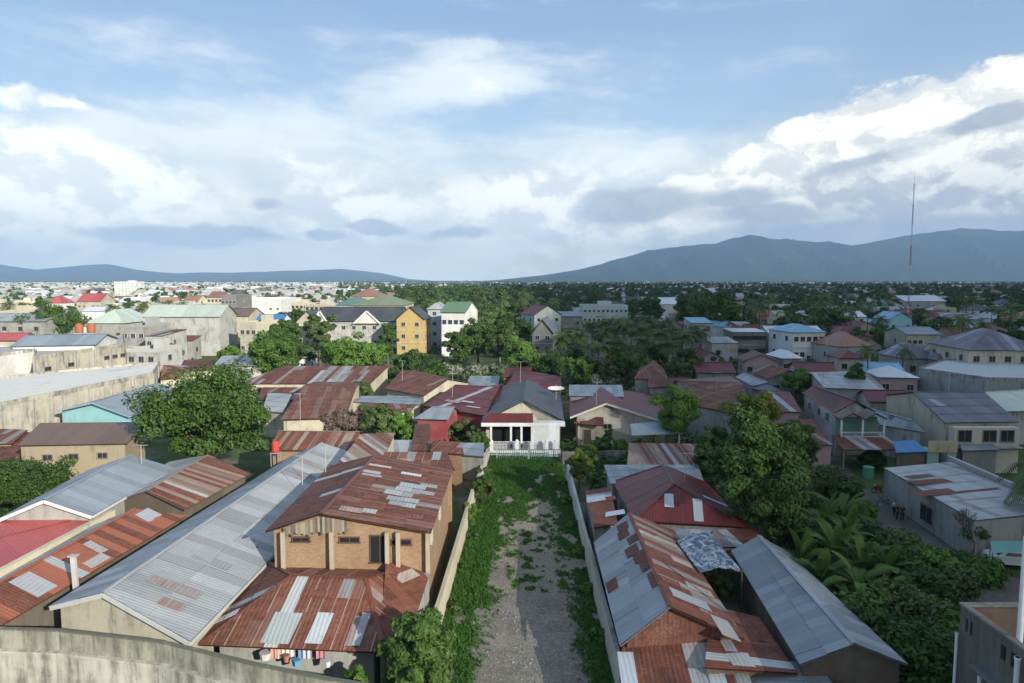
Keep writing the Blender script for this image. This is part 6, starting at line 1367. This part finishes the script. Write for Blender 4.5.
T(330, 432, 403, 16, 'green tree behind the pink blossom tree', 41, 'leaf_bright')
T(362, 412, 378, 11, 'thin dark tree at the gable of the brown-rust roof', 42, 'leaf_palm')
T(408, 408, 388, 9, 'small green tree on the pale zinc strip', 43, 'leaf_bright')
T(352, 390, 372, 9, 'small green crown at the edge of the patched rust roof', 44, 'leaf_bright')
T(482, 462, 436, 8, 'small dark tree beside the veranda', 45)
T(487, 440, 415, 8, 'dark shrub behind the red-walled house', 46)
for i, (px, py, tp, hw) in enumerate([(600, 452, 432, 12), (620, 452, 434, 10), (640, 452, 432, 8), (608, 446, 424, 6), (590, 456, 440, 7), (655, 448, 436, 9)]):
    T(px, py+8, tp, hw, 'flowering green shrub in front of the cream house, '+['first', 'third', 'fourth', 'tallest', 'leftmost', 'rightmost'][i]+' in the row', 50+i, ['leaf', 'leaf_bright', 'leaf_yellow'][i % 3] if i != 2 else 'leaf', name='bush', cat='bush', low=.05, K=18)
for i, (px, py, tp, hw) in enumerate([(460, 446, 420, 16), (444, 446, 417, 12), (475, 452, 424, 11), (480, 446, 430, 9)]):
    T(px, py, tp, hw, 'palm-like grey-green shrub, '+['largest', 'leftmost', 'lower', 'rightmost'][i]+' of those left of the white house', 60+i, 'leaf_palm', name='bush', cat='bush', low=.05, K=22)
# pale flowering hedges
for i, (px, py, hw) in enumerate([(430, 372, 14), (452, 368, 16), (478, 368, 16), (498, 366, 12), (575, 378, 14), (594, 380, 14), (612, 380, 10), (640, 392, 8)]):
    o = make_shrub(hw*.24, 3.2, 22, 60, .42, 'leaf_pale', 70+i, 'flowering_hedge'); place(o, px, py+8, label='pale flowering hedge, '+['far left', 'second from left', 'third from left', 'middle left', 'middle right', 'third from right', 'second from right', 'far right'][i]+' of the row behind the roofs', cat='hedge', group='pale flowering hedges', s=1.0)
# coconut palms
pp = [make_palm(12, 4.2, 26, s, leaflets=15, lw=1.35) for s in range(4)]; npalm = 0
names = ['leftmost', 'second', 'third', 'fourth', 'fifth', 'sixth', 'seventh', 'eighth', 'ninth', 'tenth', 'eleventh', 'twelfth', 'thirteenth', 'fourteenth', 'fifteenth', 'sixteenth', 'seventeenth', 'eighteenth', 'nineteenth', 'rightmost']
PL = [(560, 372, 330), (572, 368, 324), (583, 372, 328), (592, 362, 318), (603, 368, 324), (610, 364, 314), (622, 368, 312), (630, 362, 316), (640, 370, 320), (649, 364, 312), (657, 372, 326), (664, 362, 315), (673, 368, 322), (681, 372, 328), (690, 366, 322), (700, 362, 326), (645, 376, 334), (668, 378, 338), (618, 376, 336), (597, 378, 338)]
for i, (px, py, tp) in enumerate(sorted(PL)):
    o = pp[i] if i < 4 else copy_tree(pp[i % 4]); p = G(px, py, 0); h = H*(1-(tp-280)/(py-280)); s = h/14.5
    o.location = p; o.rotation_euler.z = i*1.7; o.scale = (1.0, 1.0, s); tag(o, names[i]+' coconut palm from the left in the central palm grove', 'palm tree', 'coconut palms in the central grove'); occ(p.x, p.y, 2); vis(px-8, px+8, py-20, p.y)
KIDS.clear()
for i, (px, py, h, fr, lab) in enumerate([(1034, 548, 7.6, 5.6, 'large coconut palm with hanging fronds at the right edge'), (868, 392, 9, 3, 'dark palm above the pale blue roof'), (900, 385, 8, 3, 'palm among roofs left of the block warehouse'), (876, 352, 11, 3.5, 'tall palm left of the radio mast'), (850, 340, 11, 3.5, 'palm on the right beyond the orange hipped house'), (958, 352, 11, 4, 'palm right of the radio mast')]):
    o = make_palm(h, fr, 18, 20+i, leaflets=22 if i == 0 else 14, lw=1.0); p = G(px, py, 0); o.location = p; tag(o, lab, 'palm tree'); occ(p.x, p.y, 2)
# banana plants
bl = ['at the back left', 'tallest in the middle', 'on the right', 'nearest the zinc roof', 'behind the tallest one', 'lowest at the front', 'beside the big dark tree', 'at the far right', 'at the top left', 'low on the right', 'beside the zinc ridge', 'at the top of the middle']
for i, (px, py, h, L) in enumerate([(806, 570, 5.5, 2.8), (835, 590, 6.5, 3.2), (862, 598, 5.2, 2.7), (818, 612, 5.0, 2.6), (846, 568, 5.8, 2.8), (880, 628, 3.6, 2.2), (790, 548, 5.0, 2.6), (884, 600, 4.4, 2.4), (822, 560, 6.2, 3.2), (856, 620, 5.6, 2.9), (800, 595, 5.4, 2.9), (838, 548, 6.4, 3.2)]):
    o = make_banana(h, 11, i, L=L); p = G(px, py, 0); o.location = p; tag(o, 'broad-leaved banana plant '+bl[i]+' of the clump', 'banana plant', 'banana plants in the clump'); occ(p.x, p.y, 2)
# undergrowth right foreground
ug = [(848, 500, 1.8), (828, 492, 2.4), (862, 520, 1.6), (850, 545, 2.4), (880, 560, 2.2), (905, 570, 2.2), (930, 585, 2.2), (900, 600, 2.8), (928, 615, 2.6), (905, 640, 2.8), (935, 650, 2.2), (880, 665, 2.8), (925, 685, 2.6), (955, 600, 1.8), (985, 585, 1.6), (800, 520, 2.6), (780, 560, 2.4), (770, 520, 2.2), (865, 640, 2.4), (960, 575, 1.3), (820, 545, 2.2)]
kinds = [('leaf', 'dark green'), ('leaf_palm', 'grey-green'), ('leaf_bright', 'fresh green'), ('leaf', 'deep green')]
where = ['beside the pink house', 'under the tree by the pink house', 'at the street edge above the bananas', 'right of the banana clump top', 'along the near side of the street', 'in the middle of the street verge', 'on the verge near the bare tree', 'right of the banana clump', 'in the thicket above the block building', 'in the thicket left of the block building', 'against the block building wall', 'behind the zinc gable ridge', 'at the bottom edge beside the block building', 'just above the block building corner', 'under the bare tree', 'between the dark tree and bananas', 'behind the rust awning', 'at the foot of the big dark tree', 'beside the zinc gable house', 'small at the foot of the bare tree', 'behind the banana clump']
for i, (px, py, r) in enumerate(ug):
    k = kinds[i % 4]; o = make_shrub(r, r*1.5, 34, 110, .2, k[0], 100+i, 'shrub'); place(o, px, py, label=k[1]+' shrub '+where[i], cat='shrub')
# bare tree
def bare(px, py, h, label, seed):
    rg = random.Random(seed); root = empty('bare_tree', G(px, py, 0), 0, label, 'tree'); m = MB()
    def br(p, d, L, r, lv):
        q = p+d*L; m.tube([p, p.lerp(q, .5)+Vector((rg.uniform(-.1, .1)*L*.4, 0, .03*L)), q], [r, r*.8, r*.6], 6)
        if lv:
            for k in range(3 if lv > 1 else 2):
                e = Vector((rg.uniform(-1, 1), rg.uniform(-1, 1), rg.uniform(.1, .9))).normalized(); br(q, (d*.75+e*.8).normalized(), L*.68, r*.58, lv-1)
    br(Vector((0, 0, -.1)), Vector((.05, 0, 1)), h*.32, .16, 5); m.build('trunk', 'bark', root)
    a = leaf_arrays(np.random.default_rng(seed), np.array([[.4, 0, h*.5], [-.5, .3, h*.42], [.9, 0, h*.42]]), np.array([.7, .6, .5]), 50, .2); quads_mesh('crown', *a, 'leaf', root)
bare(972, 560, 5.2, 'almost leafless branching tree beside the dirt street', 4)
# weeds along lot walls and grass under things
for i in range(16):
    y = 34+i*3.6; o = make_shrub(.5+random.random()*.35, 1.0, 10, 50, .16, ['leaf', 'leaf_bright'][i % 2], 200+i, 'weed'); side = i % 2
    o.location = ((-4.3+(y-45)*.035) if not side else 5.8, y, 0); tag(o, 'leafy weed against the '+('right' if side else 'left')+' lot wall, '+['nearest', 'second', 'third', 'fourth', 'fifth', 'sixth', 'seventh', 'farthest'][i//2]+' of its row', 'weed', 'weeds along the lot walls')

# ================================================================== FILL: town and woods out to the horizon
LM = [('the white hotel block', 124, 900), ('the great grey hall', 182, 260), ('the white villa', 65, 190), ('the long mansion', 360, 190), ('the olive-green roof', 378, 400), ('the yellow house', 412, 250), ('the coconut grove', 620, 190), ('the mint office', 605, 380), ('the largest dark tree', 716, 250), ('the blue-roofed white house', 806, 240), ('the radio mast', 908, 370), ('the dark palm wood', 480, 560), ('the two-storey cream house', 1000, 180), ('the tower house', 702, 230)]
def where_is(px, d):
    b = min(LM, key=lambda L: abs(px-L[1])+abs(math.log(d/L[2]))*60); dx = px-b[1]
    dep = 'far behind' if d > b[2]*2 else ('behind' if d > b[2]*1.12 else ('in front of' if d < b[2]*.8 else 'beside'))
    return (dep+' '+b[0]) if abs(dx) < 22 else (('left of ' if dx < 0 else 'right of ')+b[0]+(', far back' if d > b[2]*2 else (', farther back' if d > b[2]*1.15 else '')))
rs = random.Random(77)
RW = {'maroon': 'maroon', 'rust': 'rusty', 'zinc': 'grey zinc', 'white': 'white', 'orangetile': 'orange tiled', 'brown': 'brown', 'paleblue': 'pale blue', 'green': 'green', 'darkgrey': 'dark grey', 'red': 'red', 'zincblue': 'blue-grey', 'palegreen': 'pale green'}
WW = {'white': 'white', 'cream': 'cream', 'palegrey': 'grey', 'grey': 'dull grey', 'pink': 'pinkish', 'mint': 'mint', 'paleblue': 'pale blue'}
KD = {'gx': 'broad gabled', 'gy': 'gable-fronted', 'hip': 'hipped', 'flat': 'flat'}
protos = []
for st, wl, kd, W, Dd, hw, hr, fl in [('maroon', 'cream', 'gx', 12, 9, 4.5, 7, 1), ('maroon', 'palegrey', 'hip', 11, 10, 4.3, 7, 1), ('rust', 'cream', 'gx', 13, 9, 4.2, 6.6, 1), ('rust', 'grey', 'gy', 9, 12, 4.5, 7, 1), ('zinc', 'white', 'gx', 14, 10, 5, 7, 1), ('zinc', 'palegrey', 'gy', 10, 14, 5, 7.6, 1),
        ('white', 'white', 'gx', 16, 12, 7, 9, 2), ('orangetile', 'cream', 'hip', 12, 11, 7, 10, 2), ('orangetile', 'white', 'gx', 12, 9, 5, 8, 1), ('brown', 'cream', 'gx', 11, 9, 4.5, 7, 1), ('paleblue', 'white', 'gx', 11, 9, 4.5, 6.6, 1), ('zincblue', 'palegrey', 'hip', 13, 11, 5, 7.6, 1),
        ('zinc', 'white', 'flat', 12, 11, 7, 7.7, 2), ('zinc', 'cream', 'flat', 11, 10, 9, 9.7, 3), ('darkgrey', 'white', 'hip', 12, 11, 7, 10, 2), ('green', 'cream', 'gx', 13, 10, 5, 8, 1), ('zinc', 'mint', 'gx', 18, 12, 6, 8.5, 1), ('maroon', 'pink', 'gx', 12, 9, 4.6, 7, 1)]:
    r = local_house('town_house', W, Dd, hw, hr, kd, st, wl, nf=4 if fl == 1 else 5, ns=1, seed=len(protos), coarse=2.2, floors=fl); protos.append((r, st, wl, kd, max(W, Dd)/2, hr, W))
tprot = []
for i, (h, r, mat, cl) in enumerate([(9, 4.2, 'leaf', 'dark round'), (12, 5, 'leaf', 'tall dark'), (7, 3.6, 'leaf_bright', 'light green'), (10, 3.4, 'leaf_palm', 'grey-green'), (14, 4.5, 'leaf', 'high dark'), (6, 4, 'leaf', 'low spreading')]):
    tprot.append((make_tree(h, r, .25, 26, 40, .75, mat, 300+i, 'town_tree', .15), cl+' tree', r, h))
for i in range(2): tprot.append((make_palm(13, 4.5, 14, 400+i, leaflets=9, lw=1.4, name='town_palm'), 'feathery palm', 3.5, 15))
KIDS.clear()
def blocked(x, y, r):
    for a, b, c in OCC:
        if (x-a)**2+(y-b)**2 < (r+c)**2: return True
    return False
def hides(px, hwpx, pytop, d):
    for a, b, c, dd in VIS:
        if d < dd and px+hwpx > a and px-hwpx < b and pytop < c: return True
    return False
cand_h, cand_t = [], []
def dens(px, d):   # share of houses among fill
    if px < 340: return .56 if d > 230 else .42
    if px < 400: return .45
    if px < 560: return .12 if d < 800 else .4
    if px < 700: return .28
    return .36
yy = 118.0
while yy < 5200:
    step = 11.5 if yy < 500 else (15 if yy < 1200 else (24 if yy < 2500 else 38)); half = yy*.80
    xx = -half
    while xx < half:
        x = xx+rs.uniform(-.35, .35)*step; y = yy+rs.uniform(-.35, .35)*step; xx += step; px = 512+700*x/y
        if not -40 < px < 1064: continue
        if rs.random() < (.12 if y < 1200 else .22): continue
        wood = 400 < px < 548 and 470 < y < 820
        if not wood and rs.random() < dens(px, y):
            if px < 340: wts = [1, 1, 1, .5, 4, 3, 4, 1.2, 1.2, 2, 1.5, 3, 5, 4, 1, 1.2, 3, .5]
            else: wts = [4, 4, 3, 3, 2, 2, 1.6, .35, .35, 1.5, .8, 2, 1, .6, 1.4, .6, 1, 2]
            pr = rs.choices(protos, wts)[0]; s = rs.uniform(.85, 1.2)*(1.15 if y > 800 else 1)
            rr = pr[4]*s; top = 280+(H-pr[5]*s)*700/y
            if blocked(x, y, rr*.9) or hides(px, rr*700/y, top, y): continue
            if y < 700: occ(x, y, rr)
            cand_h.append((y, x, pr, s, px))
        else:
            ch = rs.choices(tprot, [3, 3, 1.5, 1.5, (2 if y > 250 else .5), 2, 2, 2] if not wood else [1, 3, 0, 1, 5, 0, 2, 2])[0]; s = rs.uniform(.75, 1.25)*(1.25 if wood else 1)
            if wood: s = rs.uniform(1.05, 1.45)
            if px < 340 and not wood: s *= .8
            top = 280+(H-ch[3]*s)*700/y
            if blocked(x, y, ch[2]*s*.6) or hides(px, ch[2]*s*700/y, top, y): continue
            cand_t.append((y, x, ch, s, px))
            if wood and rs.random() < .8: cand_t.append((y+rs.uniform(3, 7), x+rs.uniform(-6, 6), ch, s*rs.uniform(.8, 1.1), px))
    yy += step
cand_h.sort(key=lambda c: c[0]); cand_t.sort(key=lambda c: c[0])
NH, NT = 230, 240
used = {}; pending = []
def put(root, x, y, s, rz, z=0):
    if root.name not in used: used[root.name] = 1; o = root
    else: o = copy_tree(root)
    o.location = (x, y, z); o.scale = (s, s, s); o.rotation_euler.z = rz; return o
for y, x, pr, s, px in cand_h[:NH]:
    o = put(pr[0], x, y, s, rs.choice([0, 0, .15, -.2, .5, 1.57, 1.4, -1.5, .3])); pending.append((o, 'house', px, KD[pr[3]]+' '+WW[pr[2]]+' house with '+RW[pr[1]]+' roof ' if pr[3] != 'flat' else 'flat-roofed '+WW[pr[2]]+' house ', y))
for y, x, ch, s, px in cand_t[:NT]:
    o = put(ch[0], x, y, s, rs.random()*6); pending.append((o, 'tree', px, ch[1]+' ', y))
# unused prototypes go away
for r in [p[0] for p in protos]+[t[0] for t in tprot]:
    if r.name not in used:
        for c in list(r.children_recursive)+[r]: bpy.data.objects.remove(c)
ordn = ['leftmost', 'second', 'third', 'fourth', 'fifth', 'sixth', 'seventh', 'eighth', 'ninth', 'tenth', 'eleventh', 'twelfth', 'thirteenth', 'fourteenth', 'fifteenth', 'sixteenth', 'seventeenth', 'eighteenth', 'nineteenth', 'twentieth']
groups = {}
for o, cat, px, pre, y in pending: groups.setdefault((cat, pre+where_is(px, y)), []).append((px, o))
for (cat, lab), L in groups.items():
    L.sort(key=lambda t: t[0])
    for i, (px, o) in enumerate(L):
        l = lab if len(L) == 1 else lab+', '+(ordn[min(i, 19)])+(' from left' if i else '')
        w = l.split()
        tag(o, ' '.join(w[:16]), cat, 'town houses in the middle distance' if cat == 'house' else 'trees among the town houses')
# low undergrowth between the yards
def undergrowth():
    rn = np.random.default_rng(31); rq = random.Random(31); P = []
    for k in range(26000):
        y = 45*math.exp(rq.random()*2.35); px = rq.uniform(-20, 1044); x = (px-512)/700*y
        if y < 94 and -8 < x < 9: continue
        if 32 < x < 44 and y < 104: continue
        if y < 60 and x < 0: continue
        bad = False
        for a, b, c in OCC:
            if c > 2.2 and (x-a)**2+(y-b)**2 < (c*.80)**2: bad = True; break
        if not bad and mn.noise(Vector((x*.03, y*.03, 5))) > -.18: P.append((x, y))
        if len(P) >= 5200: break
    P = np.array(P); n = len(P); r = .7+rn.random(n)*1.5; cl = np.stack([P[:, 0], P[:, 1], .2+r*.35*rn.random(n)], 1)
    a = leaf_arrays(rn, cl, r, 34, .42, .7); o = quads_mesh('undergrowth', *a, 'leaf'); o['kind'] = 'stuff'; print('undergrowth', n)
undergrowth()
for i, (px, py, tp, hw) in enumerate([(566, 384, 356, 12), (588, 386, 352, 12), (607, 388, 356, 13), (628, 388, 350, 13), (648, 390, 356, 12), (672, 392, 358, 14), (694, 390, 354, 13), (575, 374, 344, 10), (615, 376, 344, 11), (655, 376, 346, 12), (685, 376, 345, 11), (713, 388, 358, 11), (660, 402, 374, 13), (638, 398, 376, 9)]):
    T(px, py, tp, hw, 'leafy tree under the coconut palms, '+ordn[i]+' in the thicket', 500+i, ['leaf_bright', 'leaf', 'leaf_palm', 'leaf'][i % 4], low=.05, group='trees under the coconut palms', K=26)
# everything farther: one object each
def far_stuff():
    rg = random.Random(5); m = MB()
    for y, x, pr, s, px in cand_h[NH:]:
        W = pr[6]*s*.5; Dd = pr[4]*s*.8; h = pr[5]*s*.62; hr = pr[5]*s; a = rg.choice([0, .3, -.3, 1.57, .8]); wc = (*[c for c in WM[pr[2]][1][:3]], .1)
        rc = (*ST[pr[1]]['pal'][0][1], .1) if pr[3] != 'flat' else (.4, .4, .38, .1)
        c, sn = math.cos(a), math.sin(a); q = lambda u, v, z: Vector((x+u*c-v*sn, y+u*sn+v*c, z))
        b = [q(-W, -Dd, 0), q(W, -Dd, 0), q(W, Dd, 0), q(-W, Dd, 0)]; t = [Vector((p.x, p.y, h)) for p in b]
        for i in range(4): j = (i+1) % 4; m.poly([b[i], b[j], t[j], t[i]], wc)
        A, B = q(-W*1.05, 0, hr), q(W*1.05, 0, hr); e = [q(-W*1.05, -Dd*1.1, h), q(W*1.05, -Dd*1.1, h), q(W*1.05, Dd*1.1, h), q(-W*1.05, Dd*1.1, h)]
        m.poly([e[0], e[1], B, A], rc); m.poly([e[2], e[3], A, B], rc); m.poly([t[1], t[2], B], wc); m.poly([t[3], t[0], A], wc)
    o = m.build('distant_houses', 'plaster'); o['kind'] = 'stuff'
    rn = np.random.default_rng(9); C = []; RD = []; 
    far = cand_t[NT:]
    print('fill', len(cand_h), len(cand_t), 'nearest far', cand_h[min(NH, len(cand_h)-1)][0], cand_t[min(NT, len(cand_t)-1)][0])
    ctr, AX, AY, TN = [], [], [], []
    for lo, hi, K, per, size in ((0, 900, 9, 22, 1.0), (900, 2000, 6, 12, 1.7), (2000, 99999, 4, 7, 3.2)):
        S = [f for f in far if lo <= f[0] < hi]
        if not S: continue
        n = len(S); x = np.array([f[1] for f in S]); y = np.array([f[0] for f in S]); r = np.array([f[2][2]*f[3] for f in S]); h = np.array([f[2][3]*f[3] for f in S])
        d = rn.normal(size=(n*K, 3)); d /= np.linalg.norm(d, axis=1, keepdims=True)
        cl = np.empty((n*K, 3)); cl[:, 0] = np.repeat(x, K)+d[:, 0]*np.repeat(r, K)*.6; cl[:, 1] = np.repeat(y, K)+d[:, 1]*np.repeat(r, K)*.6; cl[:, 2] = np.repeat(h, K)*(.58+.30*d[:, 2])
        a = leaf_arrays(rn, cl, np.repeat(r, K)*.5, per, size); ctr.append(a[0]); AX.append(a[1]); AY.append(a[2]); TN.append(a[3])
    o = quads_mesh('distant_trees', np.concatenate(ctr), np.concatenate(AX), np.concatenate(AY), np.concatenate(TN), 'leaf'); o['kind'] = 'stuff'
far_stuff()
# very far: scattered roofs and wood clumps to the foot of the hills
def plain():
    rg = random.Random(12); m = MB()
    for k in range(3600):
        y = 5000*math.exp(rg.random()*.75); px = rg.uniform(-40, 1064); x = (px-512)/700*y
        if rg.random() < .5 and 380 < px < 560: continue
        W = rg.uniform(8, 26); h = rg.uniform(4, 9); c = rg.choice([(.6, .6, .58), (.66, .66, .66), (.4, .4, .4), (.3, .12, .08), (.35, .18, .1), (.5, .45, .38)])
        c = [q*.62 for q in c]; m.box(x-W, y-W*.5, 0, x+W, y+W*.5, h, (*c, .05))
    o = m.build('far_town', 'plaster'); o['kind'] = 'stuff'
    rn = np.random.default_rng(4); n = 9000; y = 5000*np.exp(rn.random(n)*.7); px = rn.random(n)*1104-40; x = (px-512)/700*y
    ctr = np.stack([x, y, 3+rn.random(n)*6], 1); an = rn.random(n)*.6-.3; w = 14+rn.random(n)*18
    cl = ctr; a = leaf_arrays(rn, cl, w*.7, 5, 9.0, .35); o = quads_mesh('far_woods', *a, 'leaf'); o['kind'] = 'stuff'
plain()
